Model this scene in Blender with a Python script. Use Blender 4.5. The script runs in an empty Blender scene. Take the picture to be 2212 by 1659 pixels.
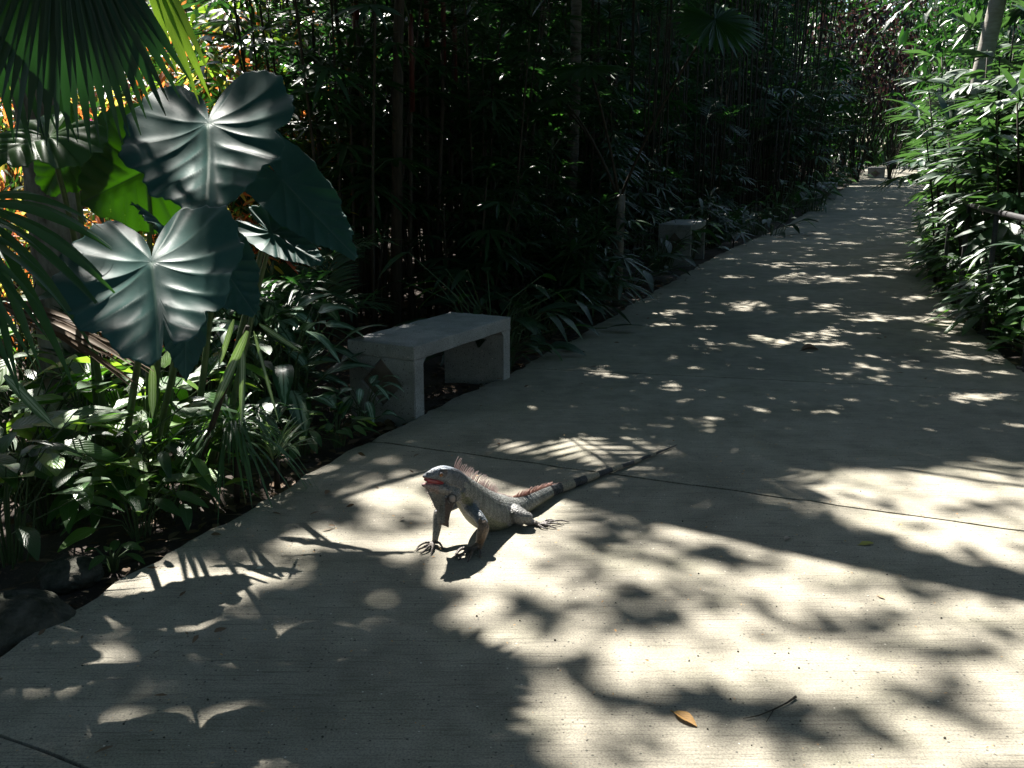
import bpy, math, random
import numpy as np
from mathutils import Vector, Matrix, kdtree
rad = math.radians
scene = bpy.context.scene
col = scene.collection
RNG = np.random.default_rng(7)
random.seed(7)

# ------------------------------------------------------------------ camera maths (survey of the photograph)
CH = 1.45; FP = 2102.0; PITCH = math.atan((829.5-332)/FP)
SP, CP = math.sin(PITCH), math.cos(PITCH)
def ray(px, py):
    a = (px-1106)/FP; b = (829.5-py)/FP
    return (a, CP+b*SP, -SP+b*CP)
def G(px, py, z=0.0):
    r = ray(px, py); t = (z-CH)/r[2]
    return (r[0]*t, r[1]*t, z)
def PY(px, py, Y):
    r = ray(px, py); t = Y/r[1]
    return Vector((r[0]*t, Y, CH+r[2]*t))
def project(x, y, z):
    dz = z-CH
    d = y*CP - dz*SP
    u = y*SP + dz*CP
    d = np.where(np.abs(d) < 1e-3, 1e-3, d)
    return 1106+FP*x/d, 829.5-FP*u/d, d
SUNH = (0.28, -0.72)                 # shadow displacement on the ground per metre of height
SUNDIR = Vector((-0.28, 0.72, 1.0)).normalized()

# ------------------------------------------------------------------ object helpers
def tag(o, label=None, cat=None, group=None, kind=None):
    if label: o['label'] = label
    if cat: o['category'] = cat
    if group: o['group'] = group
    if kind: o['kind'] = kind
    return o
def empty(name, loc=(0, 0, 0), rz=0.0, label=None, cat=None, group=None):
    o = bpy.data.objects.new(name, None); col.objects.link(o)
    o.location = loc; o.rotation_euler = (0, 0, rz); o.empty_display_size = .2
    return tag(o, label, cat, group)
def copy_tree(o, parent=None):
    c = o.copy(); col.objects.link(c); c.parent = parent
    for ch in list(o.children): copy_tree(ch, c)
    return c
def unlink_tree(o):
    for ch in list(o.children): unlink_tree(ch)
    bpy.data.objects.remove(o)

def nrmz(a):
    n = np.linalg.norm(a, axis=-1, keepdims=True); n[n == 0] = 1
    return a/n
PROF = {
 'lance': lambda t: np.sin(np.pi*np.clip(t, 0.02, 0.985)**.75)**.8,
 'strap': lambda t: np.minimum(1, np.minimum(.35+t*4, (1.02-t)*3.0)),
 'ovate': lambda t: np.sin(np.pi*np.clip(t, 0.015, 0.985)**.7)**.75,
 'finger': lambda t: np.minimum(.25+t*2.2, 1)*np.minimum(1, (1.03-t)*2.6),
 'seg': lambda t: np.minimum(.12+1.1*t, 1)*np.minimum(1, (1.02-t)*2.2),
 'spike': lambda t: (1.03-t)**.7,
}
class MB:
    def __init__(s): s.V = []; s.F = []; s.U = []; s.R = []; s.M = []; s.n = 0
    def add(s, v, f, u, r, m=0):
        v = np.asarray(v, float); f = np.asarray(f, int)
        s.V.append(v); s.F.append(f+s.n); s.U.append(np.asarray(u, float)); s.R.append(np.asarray(r, float))
        s.M.append(np.full(len(f), m, int)); s.n += len(v)
    def blades(s, P, D, N, L, W, droop=.2, prof='lance', fold=.2, S=4, m=0, rnd=None, wave=0.0):
        P = np.atleast_2d(np.asarray(P, float)); K = len(P)
        if K == 0: return
        D = nrmz(np.broadcast_to(np.asarray(D, float), (K, 3)).copy()); N = np.broadcast_to(np.asarray(N, float), (K, 3))
        L = np.broadcast_to(np.asarray(L, float), (K,)); W = np.broadcast_to(np.asarray(W, float), (K,)); dr = np.broadcast_to(np.asarray(droop, float), (K,))
        t = np.linspace(0, 1, S+1)
        c = P[:, None]+D[:, None]*(L[:, None]*t)[..., None]
        c[..., 2] -= (dr*L)[:, None]*t**2
        T = np.repeat(D[:, None], S+1, 1).copy(); T[..., 2] -= 2*dr[:, None]*t; T = nrmz(T)
        side = np.cross(D, N); bad = np.linalg.norm(side, axis=1) < 1e-4; side[bad] = (1, 0, 0); side = nrmz(side)
        side = np.repeat(side[:, None], S+1, 1); nn = nrmz(np.cross(side, T))
        w = (PROF[prof](t)[None]*W[:, None]/2)[..., None]
        up = nn*w*fold
        if wave:
            ph = RNG.uniform(0, 6.28, (K, 1)); wv = (np.sin(t[None]*9+ph)*wave)[..., None]*w*nn
        else: wv = 0
        v = np.stack([c-side*w+up+wv, c, c+side*w+up-wv], 2).reshape(-1, 3)
        i = np.arange(S); q = np.concatenate([np.stack([3*i, 3*i+1, 3*i+4, 3*i+3], 1), np.stack([3*i+1, 3*i+2, 3*i+5, 3*i+4], 1)])
        f = (q[None]+(np.arange(K)*3*(S+1))[:, None, None]).reshape(-1, 4)
        uu = np.broadcast_to(np.array([0, .5, 1.])[None, None], (K, S+1, 3)); vv = np.broadcast_to(t[None, :, None], (K, S+1, 3))
        u = np.stack([uu, vv], -1).reshape(-1, 2)
        r = RNG.random((K, 2)) if rnd is None else rnd
        r = np.repeat(r, 3*(S+1), 0)
        s.add(v, f, u, r, m)
    def tube(s, pts, radii, n=6, m=0, caps=True, r=None):
        pts = np.asarray([tuple(p) for p in pts], float); K = len(pts)
        radii = np.broadcast_to(np.asarray(radii, float), (K,))
        T = nrmz(np.gradient(pts, axis=0))
        ref = np.array([0, 0, 1.]) if abs(T[0][2]) < .9 else np.array([1., 0, 0])
        a = np.cross(T, ref); a = nrmz(a)
        for i in range(1, K):
            b = a[i-1]-T[i]*np.dot(a[i-1], T[i]); a[i] = b/max(1e-6, np.linalg.norm(b))
        b = np.cross(T, a)
        th = np.arange(n)/n*2*np.pi
        v = pts[:, None]+radii[:, None, None]*(np.cos(th)[None, :, None]*a[:, None]+np.sin(th)[None, :, None]*b[:, None])
        v = v.reshape(-1, 3)
        f = []
        for i in range(K-1):
            for j in range(n):
                k = (j+1) % n
                f.append((i*n+j, i*n+k, (i+1)*n+k, (i+1)*n+j))
        L = np.concatenate([[0], np.cumsum(np.linalg.norm(np.diff(pts, axis=0), axis=1))])
        u = np.stack([np.tile(th/(2*np.pi), K), np.repeat(L, n)], 1)
        rr = np.tile(RNG.random(2) if r is None else r, (K*n, 1))
        if caps:
            v = np.concatenate([v, pts[:1], pts[-1:]]); u = np.concatenate([u, u[:1], u[-1:]]); rr = np.concatenate([rr, rr[:2]])
            c0, c1 = K*n, K*n+1
            for j in range(n):
                k = (j+1) % n
                f.append((c0, k, j, c0)); f.append((c1, (K-1)*n+j, (K-1)*n+k, c1))
        s.add(v, f, u, rr, m)
    def build(s, name, mats, parent=None, smooth=True):
        me = bpy.data.meshes.new(name)
        V = np.concatenate(s.V); F = np.concatenate(s.F); U = np.concatenate(s.U); R = np.concatenate(s.R); M = np.concatenate(s.M)
        if not isinstance(mats, (list, tuple)): mats = [mats]
        tri = F[:, 3] == F[:, 0]
        cnt = np.where(tri, 3, 4); keep = np.ones_like(F, bool); keep[tri, 3] = False
        loops = F[keep]; starts = np.concatenate([[0], np.cumsum(cnt)[:-1]])
        me.vertices.add(len(V)); me.vertices.foreach_set('co', V.astype(np.float32).ravel())
        me.loops.add(len(loops)); me.loops.foreach_set('vertex_index', loops.astype(np.int32))
        me.polygons.add(len(F)); me.polygons.foreach_set('loop_start', starts.astype(np.int32)); me.polygons.foreach_set('loop_total', cnt.astype(np.int32))
        me.polygons.foreach_set('material_index', M.astype(np.int32)); me.polygons.foreach_set('use_smooth', np.full(len(F), smooth))
        uv = me.uv_layers.new(name='UVMap'); uv.data.foreach_set('uv', U[loops].astype(np.float32).ravel())
        uv = me.uv_layers.new(name='var'); uv.data.foreach_set('uv', R[loops].astype(np.float32).ravel())
        me.update(calc_edges=True); me.validate()
        for m in mats: me.materials.append(m)
        o = bpy.data.objects.new(name, me); col.objects.link(o); o.parent = parent
        return o

# ------------------------------------------------------------------ material helpers
def newmat(name):
    m = bpy.data.materials.new(name); m.use_nodes = True
    nt = m.node_tree; nt.nodes.clear()
    return m, nt, nt.nodes, nt.links
def N(nt, t, **kw):
    n = nt.nodes.new(t)
    for k, v in kw.items():
        if k.startswith('i_'): n.inputs[k[2:].replace('_', ' ')].default_value = v
        else: setattr(n, k, v)
    return n
def mixc(nt, a, b, fac, mode='MIX'):
    n = nt.nodes.new('ShaderNodeMix'); n.data_type = 'RGBA'; n.blend_type = mode
    for s, v in ((6, a), (7, b), (0, fac)):
        if isinstance(v, (int, float)): n.inputs[s].default_value = v
        elif isinstance(v, (tuple, list)): n.inputs[s].default_value = (*v[:3], 1)
        else: nt.links.new(v, n.inputs[s])
    return n.outputs[2]
def math_(nt, op, a, b=0.0, c=None, clamp=False):
    n = nt.nodes.new('ShaderNodeMath'); n.operation = op; n.use_clamp = clamp
    for s, v in ((0, a), (1, b), (2, c)):
        if v is None: continue
        if isinstance(v, (int, float)): n.inputs[s].default_value = v
        else: nt.links.new(v, n.inputs[s])
    return n.outputs[0]
def ramp(nt, fac, stops):
    n = nt.nodes.new('ShaderNodeValToRGB'); e = n.color_ramp.elements
    while len(e) < len(stops): e.new(.5)
    for k, (p, c) in enumerate(stops):
        e[k].position = p; e[k].color = (*c, 1) if len(c) == 3 else c
    nt.links.new(fac, n.inputs[0]); return n.outputs[0]
def noise(nt, vec, scale, detail=4, rough=.6):
    n = N(nt, 'ShaderNodeTexNoise'); n.inputs['Scale'].default_value = scale; n.inputs['Detail'].default_value = detail; n.inputs['Roughness'].default_value = rough
    if vec is not None: nt.links.new(vec, n.inputs['Vector'])
    return n.outputs[0]
def objco(nt):
    return nt.nodes.new('ShaderNodeTexCoord').outputs['Object']
def bump(nt, h, strength=.4, dist=.01):
    b = N(nt, 'ShaderNodeBump'); b.inputs['Strength'].default_value = strength; b.inputs['Distance'].default_value = dist
    nt.links.new(h, b.inputs['Height']); return b.outputs[0]

def leafmat(name, c1, c2, trans, tfac=.3, rough=.38, spec=.5, vein=None, veinfreq=9.0, variegate=None, tip=None, sheen=0.0):
    """leaf: two natural colours mixed leaf by leaf, light coming through, a midrib and side veins from the leaf's own UV"""
    m, nt, nd, lk = newmat(name)
    uvn = N(nt, 'ShaderNodeUVMap', uv_map='UVMap'); var = N(nt, 'ShaderNodeUVMap', uv_map='var')
    s = nd.new('ShaderNodeSeparateXYZ'); lk.new(uvn.outputs[0], s.inputs[0]); u, v = s.outputs[0], s.outputs[1]
    s2 = nd.new('ShaderNodeSeparateXYZ'); lk.new(var.outputs[0], s2.inputs[0]); r1, r2 = s2.outputs[0], s2.outputs[1]
    c = mixc(nt, c1, c2, r1)
    oi = nd.new('ShaderNodeObjectInfo')
    nz = noise(nt, objco(nt), 14, 3)
    c = mixc(nt, c, (0.0, 0.0, 0.0), math_(nt, 'MULTIPLY', nz, .35))
    du = math_(nt, 'ABSOLUTE', math_(nt, 'SUBTRACT', u, .5))
    hgt = None
    if variegate:
        # silvery feathered pattern on both halves of the leaf
        ang = math_(nt, 'ADD', math_(nt, 'MULTIPLY', v, 30.0), math_(nt, 'MULTIPLY', du, -26.0))
        cb = nd.new('ShaderNodeCombineXYZ'); lk.new(ang, cb.inputs[0]); lk.new(math_(nt, 'MULTIPLY', du, 3), cb.inputs[1]); lk.new(math_(nt, 'MULTIPLY', r2, 40), cb.inputs[2])
        nn = noise(nt, cb.outputs[0], 1.1, 3)
        edge = math_(nt, 'SUBTRACT', .40, du); f = math_(nt, 'ADD', edge, math_(nt, 'MULTIPLY', math_(nt, 'SUBTRACT', nn, .5), .5))
        f = math_(nt, 'MULTIPLY', math_(nt, 'SUBTRACT', f, .13), 14, clamp=True)
        f = math_(nt, 'MULTIPLY', f, math_(nt, 'MULTIPLY', math_(nt, 'SUBTRACT', du, .03), 40, clamp=True))
        c = mixc(nt, c, variegate, f)
    if vein:
        mid = math_(nt, 'SUBTRACT', 1, math_(nt, 'MULTIPLY', du, 26), clamp=True)
        ph = math_(nt, 'ADD', math_(nt, 'MULTIPLY', v, veinfreq), math_(nt, 'MULTIPLY', du, -veinfreq*.8))
        lat = math_(nt, 'SINE', math_(nt, 'MULTIPLY', ph, 6.283))
        l2 = math_(nt, 'MULTIPLY', math_(nt, 'SUBTRACT', lat, .86), 5, clamp=True)
        c = mixc(nt, c, vein, math_(nt, 'MAXIMUM', math_(nt, 'MULTIPLY', mid, .7), math_(nt, 'MULTIPLY', l2, .35)))
        hgt = math_(nt, 'ADD', lat, math_(nt, 'MULTIPLY', mid, -2))
    if tip:
        c = mixc(nt, c, tip, math_(nt, 'MULTIPLY', math_(nt, 'SUBTRACT', v, math_(nt, 'ADD', .9, math_(nt, 'MULTIPLY', r2, .3))), 12, clamp=True))
    pb = nd.new('ShaderNodeBsdfPrincipled'); lk.new(c, pb.inputs['Base Color'])
    lk.new(math_(nt, 'ADD', rough-.08, math_(nt, 'MULTIPLY', r2, .2)), pb.inputs['Roughness']); pb.inputs['Specular IOR Level'].default_value = spec
    if hgt is not None: 
        bn = bump(nt, hgt, .35, .0015); lk.new(bn, pb.inputs['Normal'])
    tr = nd.new('ShaderNodeBsdfTranslucent')
    tc = mixc(nt, trans, c, .25); lk.new(tc, tr.inputs['Color'])
    mx = nd.new('ShaderNodeMixShader'); mx.inputs[0].default_value = tfac
    lk.new(pb.outputs[0], mx.inputs[1]); lk.new(tr.outputs[0], mx.inputs[2])
    out = nd.new('ShaderNodeOutputMaterial'); lk.new(mx.outputs[0], out.inputs[0])
    return m
def simplemat(name, c1, c2, scale=20, rough=.7, bstr=.3, bdist=.004, spec=.3, stretch=None, detail=5):
    m, nt, nd, lk = newmat(name)
    co = objco(nt)
    if stretch:
        mp = nd.new('ShaderNodeMapping'); mp.inputs['Scale'].default_value = stretch; lk.new(co, mp.inputs[0]); co = mp.outputs[0]
    nz = noise(nt, co, scale, detail)
    f = ramp(nt, nz, [(.35, (0, 0, 0)), (.65, (1, 1, 1))])
    c = mixc(nt, c1, c2, f)
    pb = nd.new('ShaderNodeBsdfPrincipled'); lk.new(c, pb.inputs['Base Color']); pb.inputs['Roughness'].default_value = rough; pb.inputs['Specular IOR Level'].default_value = spec
    lk.new(bump(nt, nz, bstr, bdist), pb.inputs['Normal'])
    out = nd.new('ShaderNodeOutputMaterial'); lk.new(pb.outputs[0], out.inputs[0])
    return m

MAT = {}
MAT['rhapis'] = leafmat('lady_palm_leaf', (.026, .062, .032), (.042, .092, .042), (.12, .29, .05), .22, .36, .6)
MAT['rhapis_dark'] = leafmat('shade_tinted_palm_leaf', (.014, .04, .018), (.025, .065, .022), (.06, .22, .03), .22, .34, .55)  # darker copy of the lady palm leaf, thicket shade put into its colour
MAT['pinnate'] = leafmat('feather_palm_leaf', (.014, .042, .018), (.025, .07, .022), (.06, .22, .03), .22, .4, .45)
MAT['fan'] = leafmat('fan_palm_leaf', (.02, .06, .025), (.028, .08, .025), (.10, .34, .03), .28, .4, .5)
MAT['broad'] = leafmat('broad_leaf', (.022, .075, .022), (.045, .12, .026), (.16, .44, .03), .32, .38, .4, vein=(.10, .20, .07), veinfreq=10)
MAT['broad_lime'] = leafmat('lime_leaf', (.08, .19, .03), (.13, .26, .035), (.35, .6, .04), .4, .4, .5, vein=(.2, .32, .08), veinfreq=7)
MAT['broad_dark'] = leafmat('shade_tinted_leaf', (.012, .036, .016), (.025, .065, .022), (.07, .25, .03), .22, .33, .55, vein=(.05, .1, .05), veinfreq=10)  # broad leaf again, the shade of the undergrowth put into its green
MAT['silver'] = leafmat('silver_leaf', (.02, .07, .03), (.03, .09, .035), (.08, .2, .05), .15, .36, .5, variegate=(.20, .30, .22))
MAT['calathea'] = leafmat('pinstripe_leaf', (.01, .032, .016), (.015, .045, .02), (.05, .15, .04), .15, .36, .5, vein=(.12, .22, .13), veinfreq=8)
MAT['canopy'] = leafmat('canopy_leaf', (.018, .045, .016), (.035, .08, .022), (.08, .30, .03), .16, .42, .4)
MAT['fan_dark'] = leafmat('shaded_fan_palm_leaf', (.010, .034, .018), (.016, .05, .02), (.05, .2, .03), .12, .5, .3)  # fan palm leaf with the shade of its underside put into the colour
MAT['purple'] = leafmat('purple_leaf', (.022, .012, .016), (.035, .02, .02), (.12, .05, .05), .2, .4, .4)
MAT['red'] = leafmat('red_croton_leaf', (.42, .05, .03), (.46, .16, .04), (.95, .28, .06), .52, .35, .6)
MAT['yellow'] = leafmat('yellow_croton_leaf', (.5, .36, .05), (.22, .30, .05), (.95, .85, .15), .52, .35, .6)
MAT['blade'] = leafmat('strap_leaf', (.04, .1, .04), (.07, .15, .06), (.2, .45, .06), .3, .36, .6, tip=(.25, .17, .08))
MAT['stripe'] = leafmat('striped_strap_leaf', (.05, .12, .05), (.08, .16, .07), (.3, .5, .1), .3, .36, .6, variegate=(.42, .48, .34))
MAT['dead'] = leafmat('dead_leaf', (.11, .065, .035), (.20, .14, .09), (.2, .12, .06), .12, .7, .25)
MAT['stem'] = simplemat('green_stem', (.03, .055, .02), (.05, .08, .03), 30, .5)
MAT['cane'] = simplemat('brown_cane', (.018, .015, .010), (.05, .04, .028), 9, .75, .5, .003, stretch=(6, 6, 1))
MAT['redcane'] = simplemat('red_palm_sheath', (.045, .010, .007), (.07, .014, .010), 12, .45)
MAT['soil'] = None
# ------------------------------------------------------------------ the iguana
def cD(x, y): return ((1000+x*.3255)*.86406, (1080+y*.3255)*.86406)
SPY = ([150, 200, 300, 450, 600, 750, 870, 1000, 1160, 1400, 1600, 1800, 2000, 2130], [3.36, 3.375, 3.41, 3.47, 3.565, 3.67, 3.75, 3.83, 3.93, 4.13, 4.30, 4.48, 4.66, 4.78])
def I(x, y, Y=None, dy=0.0):
    if Y is None: Y = float(np.interp(x, *SPY))
    return PY(*cD(x, y), Y+dy)
def IG(x, y, lift=0.0):           # a point resting on the ground, raised by lift metres straight up
    g = G(*cD(x, y)); return Vector((g[0], g[1], lift))
def IR(x, y, z):                  # the point of that sight line that lies z above the ground
    g = G(*cD(x, y), z); return Vector(g)
def build_iguana():
    S = .00048
    parts = []      # (verts, faces) closed shells, with samples for colouring
    samples = []    # (co, kind, t)
    def loft(st, kind, n=20, egg=.0, upv=None, ends=True):
        C = np.array([tuple(s[0]) for s in st]); A = np.array([s[1] for s in st])*S; B = np.array([s[2] for s in st])*S
        # resample with smooth interpolation
        K = len(C); tt = np.linspace(0, K-1, (K-1)*5+1)
        def cr(X):
            X = np.asarray(X, float); one = X.ndim == 1
            if one: X = X[:, None]
            out = []
            for t in tt:
                i = min(int(t), K-2); f = t-i
                p0, p1, p2, p3 = X[max(i-1, 0)], X[i], X[i+1], X[min(i+2, K-1)]
                out.append(.5*((2*p1)+(-p0+p2)*f+(2*p0-5*p1+4*p2-p3)*f*f+(-p0+3*p1-3*p2+p3)*f**3))
            out = np.array(out); return out[:, 0] if one else out
        C, A, B = cr(C), np.maximum(cr(A), .0012), np.maximum(cr(B), .0012)
        T = nrmz(np.gradient(C, axis=0)); up = np.tile(np.array(upv if upv is not None else (0, 0, 1.)), (len(C), 1))
        side = nrmz(np.cross(T, up)); up = np.cross(side, T)
        th = np.arange(n)/n*2*np.pi
        wf = 1-egg*np.sin(th)
        V = C[:, None]+side[:, None]*(A[:, None]*np.cos(th)*wf)[..., None]+up[:, None]*(B[:, None]*np.sin(th))[..., None]
        V = V.reshape(-1, 3); F = []
        M = len(C)
        for i in range(M-1):
            for j in range(n): F.append((i*n+j, i*n+(j+1) % n, (i+1)*n+(j+1) % n, (i+1)*n+j))
        V = list(map(tuple, V)); 
        V.append(tuple(C[0]-T[0]*A[0]*.4)); V.append(tuple(C[-1]+T[-1]*A[-1]*.4)); a, b = len(V)-2, len(V)-1
        for j in range(n): F.append((a, (j+1) % n, j)); F.append((b, (M-1)*n+j, (M-1)*n+(j+1) % n))
        parts.append((V, F))
        for i in range(M):
            for q in range(0, n, 4): samples.append((V[i*n+q], kind, i/(M-1), C[i], (up[i]*B[i])))
        return C, side, up, A, B
    # trunk and tail
    st = [(I(452, 405), 76, 98), (I(500, 452), 92, 112), (I(560, 518), 112, 138), (I(630, 582), 130, 160), (I(705, 614), 142, 162), (I(785, 614), 130, 144), (I(860, 592), 95, 104),
          (I(940, 562), 74, 82), (I(1020, 522), 62, 68), (IR(1160, 453, .036), 48, 54), (IR(1300, 404, .024), 40, 45), (IR(1400, 370, .021), 35, 40), (IR(1600, 297, .017), 26, 28), (IR(1800, 228, .014), 19, 21), (IR(2000, 150, .010), 12, 13), (IR(2130, 97, .004), 4, 4)]
    body = loft(st, 'body', 28, .22)
    # skull and jaws
    h = lambda x, y, dy=0: I(x, y, 3.36+(x-170)*.00036+dy)
    loft([(h(470, 405), 56, 82), (h(420, 358), 54, 76), (h(370, 333), 54, 70), (h(320, 318), 50, 62), (h(270, 319), 42, 48), (h(230, 328), 34, 33), (h(200, 338), 26, 21), (h(180, 344), 15, 11)], 'head', 22, .12)
    loft([(h(470, 450), 50, 66), (h(420, 452), 52, 58), (h(370, 443), 48, 46), (h(315, 436), 42, 40), (h(260, 426), 35, 33), (h(215, 416), 27, 24), (h(183, 408), 17, 15), (h(170, 403), 9, 7)], 'jaw', 20, -.05)
    # brow ridges, muzzle and jowls
    def ball(c, r, kind, sc=(1, 1, 1)):
        V = []; F = []; n1, n2 = 12, 16
        for i in range(n1+1):
            ph = math.pi*i/n1
            for j in range(n2):
                th = 2*math.pi*j/n2
                V.append((c[0]+r*S*sc[0]*math.sin(ph)*math.cos(th), c[1]+r*S*sc[1]*math.sin(ph)*math.sin(th), c[2]+r*S*sc[2]*math.cos(ph)))
        for i in range(n1):
            for j in range(n2): F.append((i*n2+j, (i+1)*n2+j, (i+1)*n2+(j+1) % n2, i*n2+(j+1) % n2))
        parts.append((V, F)); 
        for v in V[::7]: samples.append((v, kind, .5, np.array(c), np.array((0, 0, r*S))))
    for sgn in (-1, 1):
        Y = sgn*.020
        ball(h(410, 482, sgn*.018), 62, 'jowl', (1, .55, 1.05))
        ball(h(350, 452, sgn*.014), 36, 'jaw', (1.3, .5, .8))
        ball(h(330, 292, sgn*.016), 22, 'head', (2.0, .7, .75))
        ball(h(215, 318, sgn*.008), 13, 'head', (1.2, .8, .9))
    # dewlap: a hanging fold of skin under the chin
    outl = [(205, 420), (218, 475), (243, 528), (262, 575), (284, 610), (290, 660), (303, 712), (340, 722), (378, 738), (376, 690), (388, 630), (410, 575), (432, 540), (400, 480), (330, 460), (260, 440)]
    V = []; F = []; n = len(outl)
    cen = (330, 560)
    def dl(x, y, s):
        wob = .013*math.sin((x-262)/20.0)*min(1, max(0, (y-450)/110))
        return tuple(h(x, y, wob+s*.0042))
    rings = [1.0, .93, .6, .3]
    for s in (-1, 1):
        for kk, r_ in enumerate(rings):
            for (x, y) in outl: V.append(dl(cen[0]+(x-cen[0])*r_, cen[1]+(y-cen[1])*r_, s*(0 if r_ == 1 else 1)))
        V.append(dl(cen[0], cen[1], s))
    blk = n*len(rings)+1
    for s in (0, 1):
        o = s*blk
        for k in range(len(rings)-1):
            for j in range(n):
                q = (o+k*n+j, o+k*n+(j+1) % n, o+(k+1)*n+(j+1) % n, o+(k+1)*n+j)
                F.append(q if s == 0 else q[::-1])
        for j in range(n):
            q = (o+(len(rings)-1)*n+j, o+(len(rings)-1)*n+(j+1) % n, o+blk-1); F.append(q if s == 0 else q[::-1])
    for j in range(n): F.append((j, blk+j, blk+(j+1) % n, (j+1) % n))
    parts.append((V, F))
    for v in V: samples.append((v, 'dewlap', .5, np.array(v), np.array((0, 0, .001))))
    def limb(pts, kind): loft([(p, r*a, r) for p, r, a in pts], kind, 14, 0, upv=(.7, -.7, .1))
    # near fore leg (the animal's left)
    wl = IG(607, 905)
    limb([(I(500, 520, 3.53), 50, 1), (I(545, 585, 3.475), 50, .9), (I(605, 655, 3.43), 47, .9), (I(640, 712, 3.41), 44, 1)], 'arm')
    limb([(I(632, 690, 3.412), 38, 1), (I(640, 735, 3.405), 46, 1), (I(628, 790, 3.40), 42, 1), (I(612, 850, wl.y), 32, 1), (I(600, 890, wl.y), 28, 1)], 'forearm')
    # far fore leg
    wr = IG(272, 868)
    limb([(I(450, 540, 3.55), 42, 1), (I(385, 575, 3.535), 36, 1), (I(315, 600, 3.51), 33, 1), (I(285, 628, 3.495), 30, 1)], 'arm')
    limb([(I(292, 605, 3.50), 32, 1), (I(290, 660, 3.49), 40, 1), (I(284, 730, 3.475), 35, 1), (I(274, 800, 3.46), 27, 1), (I(268, 845, wr.y), 22, 1)], 'forearm2')
    def toe(pts, r0=11.5, r1=7.0, kind='toe'):
        k = len(pts); limb([(p, r0+(r1-r0)*i/(k-1), 1) for i, p in enumerate(pts)], kind)
    def claw(p, q, e):
        k = [p, q, e]; r = [5.2, 3.8, 1.4]
        limb([(a, b, 1) for a, b in zip(k, r)], 'claw')
    L = .006
    # far fore foot, five toes
    limb([(IG(275, 862, .016), 20, 1), (IG(258, 872, .012), 24, .6), (IG(230, 880, .008), 19, .6)], 'foot')
    for pts in ([(255, 872, .012), (210, 872, .013), (175, 882, .013), (145, 896, .010), (130, 908, .005)],
                [(240, 882, .010), (205, 900, .016), (165, 915, .012), (128, 918, .006)],
                [(245, 884, .010), (220, 910, .014), (190, 930, .010), (162, 942, .004)],
                [(260, 880, .010), (252, 908, .015), (246, 928, .008), (240, 944, .003)],
                [(280, 872, .012), (302, 882, .016), (318, 893, .010), (332, 903, .003)]):
        P = [IG(*p) for p in pts]; toe(P); d = (P[-1]-P[-2]).normalized()
        claw(P[-1], P[-1]+d*.006+Vector((0, 0, .0015)), P[-1]+d*.0115+Vector((0, 0, -.004+max(0, .004-P[-1].z))))
    # near fore foot
    limb([(IG(603, 900, .020), 30, 1), (IG(570, 916, .016), 33, .6), (IG(525, 926, .011), 28, .6)], 'foot')
    for pts in ([(530, 920, .014), (495, 918, .014), (465, 926, .014), (440, 938, .010), (428, 950, .004)],
                [(525, 930, .012), (480, 935, .020), (445, 948, .014), (432, 968, .004)],
                [(535, 935, .012), (500, 955, .018), (470, 972, .010), (455, 985, .003)],
                [(560, 935, .012), (545, 962, .014), (530, 985, .006), (522, 995, .002)],
                [(590, 920, .012), (610, 935, .012), (620, 950, .008), (612, 965, .003)]):
        P = [IG(*p) for p in pts]; toe(P, 13.5, 8.5); d = (P[-1]-P[-2]).normalized()
        claw(P[-1], P[-1]+d*.006+Vector((0, 0, .0015)), P[-1]+d*.012+Vector((0, 0, -.004+max(0, .004-P[-1].z))))
    # near hind leg folded: thigh, knee, shank, long foot
    limb([(I(845, 600, 3.70), 66, 1), (I(880, 628, 3.665), 84, .9), (I(930, 648, 3.645), 78, .9), (I(975, 655, 3.635), 52, 1), (I(996, 650, 3.64), 34, 1)], 'thigh')
    limb([(I(985, 640, 3.64), 40, 1), (I(975, 676, 3.655), 42, 1), (I(1010, 690, 3.67), 30, 1), (I(1045, 706, 3.675), 22, 1)], 'shank')
    limb([(IG(1035, 722, .015), 22, 1), (IG(1065, 722, .010), 23, .6), (IG(1100, 722, .008), 19, .6)], 'hfoot')
    for pts in ([(1090, 714, .010), (1130, 702, .014), (1165, 696, .012), (1195, 694, .006)],
                [(1100, 716, .010), (1160, 712, .014), (1215, 704, .014), (1262, 700, .010), (1290, 700, .005)],
                [(1100, 722, .010), (1155, 724, .013), (1205, 722, .012), (1243, 716, .005)],
                [(1095, 728, .010), (1135, 736, .013), (1170, 744, .008), (1195, 748, .004)],
                [(1060, 728, .008), (1080, 742, .010), (1105, 750, .007), (1125, 753, .004)]):
        P = [IG(*p) for p in pts]; toe(P, 10, 5.5, 'htoe'); d = (P[-1]-P[-2]).normalized()
        claw(P[-1], P[-1]+d*.005+Vector((0, 0, .0015)), P[-1]+d*.010+Vector((0, 0, -.003)))
    # far hind leg, tucked on the other side
    limb([(I(870, 580, 3.80), 60, 1), (I(850, 560, 3.87), 62, .9), (I(800, 575, 3.90), 40, 1)], 'thigh')
    limb([(I(800, 580, 3.90), 34, 1), (I(830, 600, 3.92), 26, 1), (I(850, 612, 3.93), 18, 1)], 'shank')
    # union
    V = []; F = []
    for v, f in parts:
        o = len(V); V += v; F += [tuple(i+o for i in q) for q in f]
    me = bpy.data.meshes.new('body_src'); me.from_pydata(V, [], F); me.update()
    tmp = bpy.data.objects.new('body_src', me); col.objects.link(tmp)
    md = tmp.modifiers.new('r', 'REMESH'); md.mode = 'VOXEL'; md.voxel_size = .0021; md.use_smooth_shade = True
    ms = tmp.modifiers.new('s', 'CORRECTIVE_SMOOTH' if False else 'SMOOTH'); ms.factor = .5; ms.iterations = 2
    dg = bpy.context.evaluated_depsgraph_get(); ev = tmp.evaluated_get(dg)
    bm_me = bpy.data.meshes.new_from_object(ev); bpy.data.objects.remove(tmp)
    base = IG(640, 840)
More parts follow.
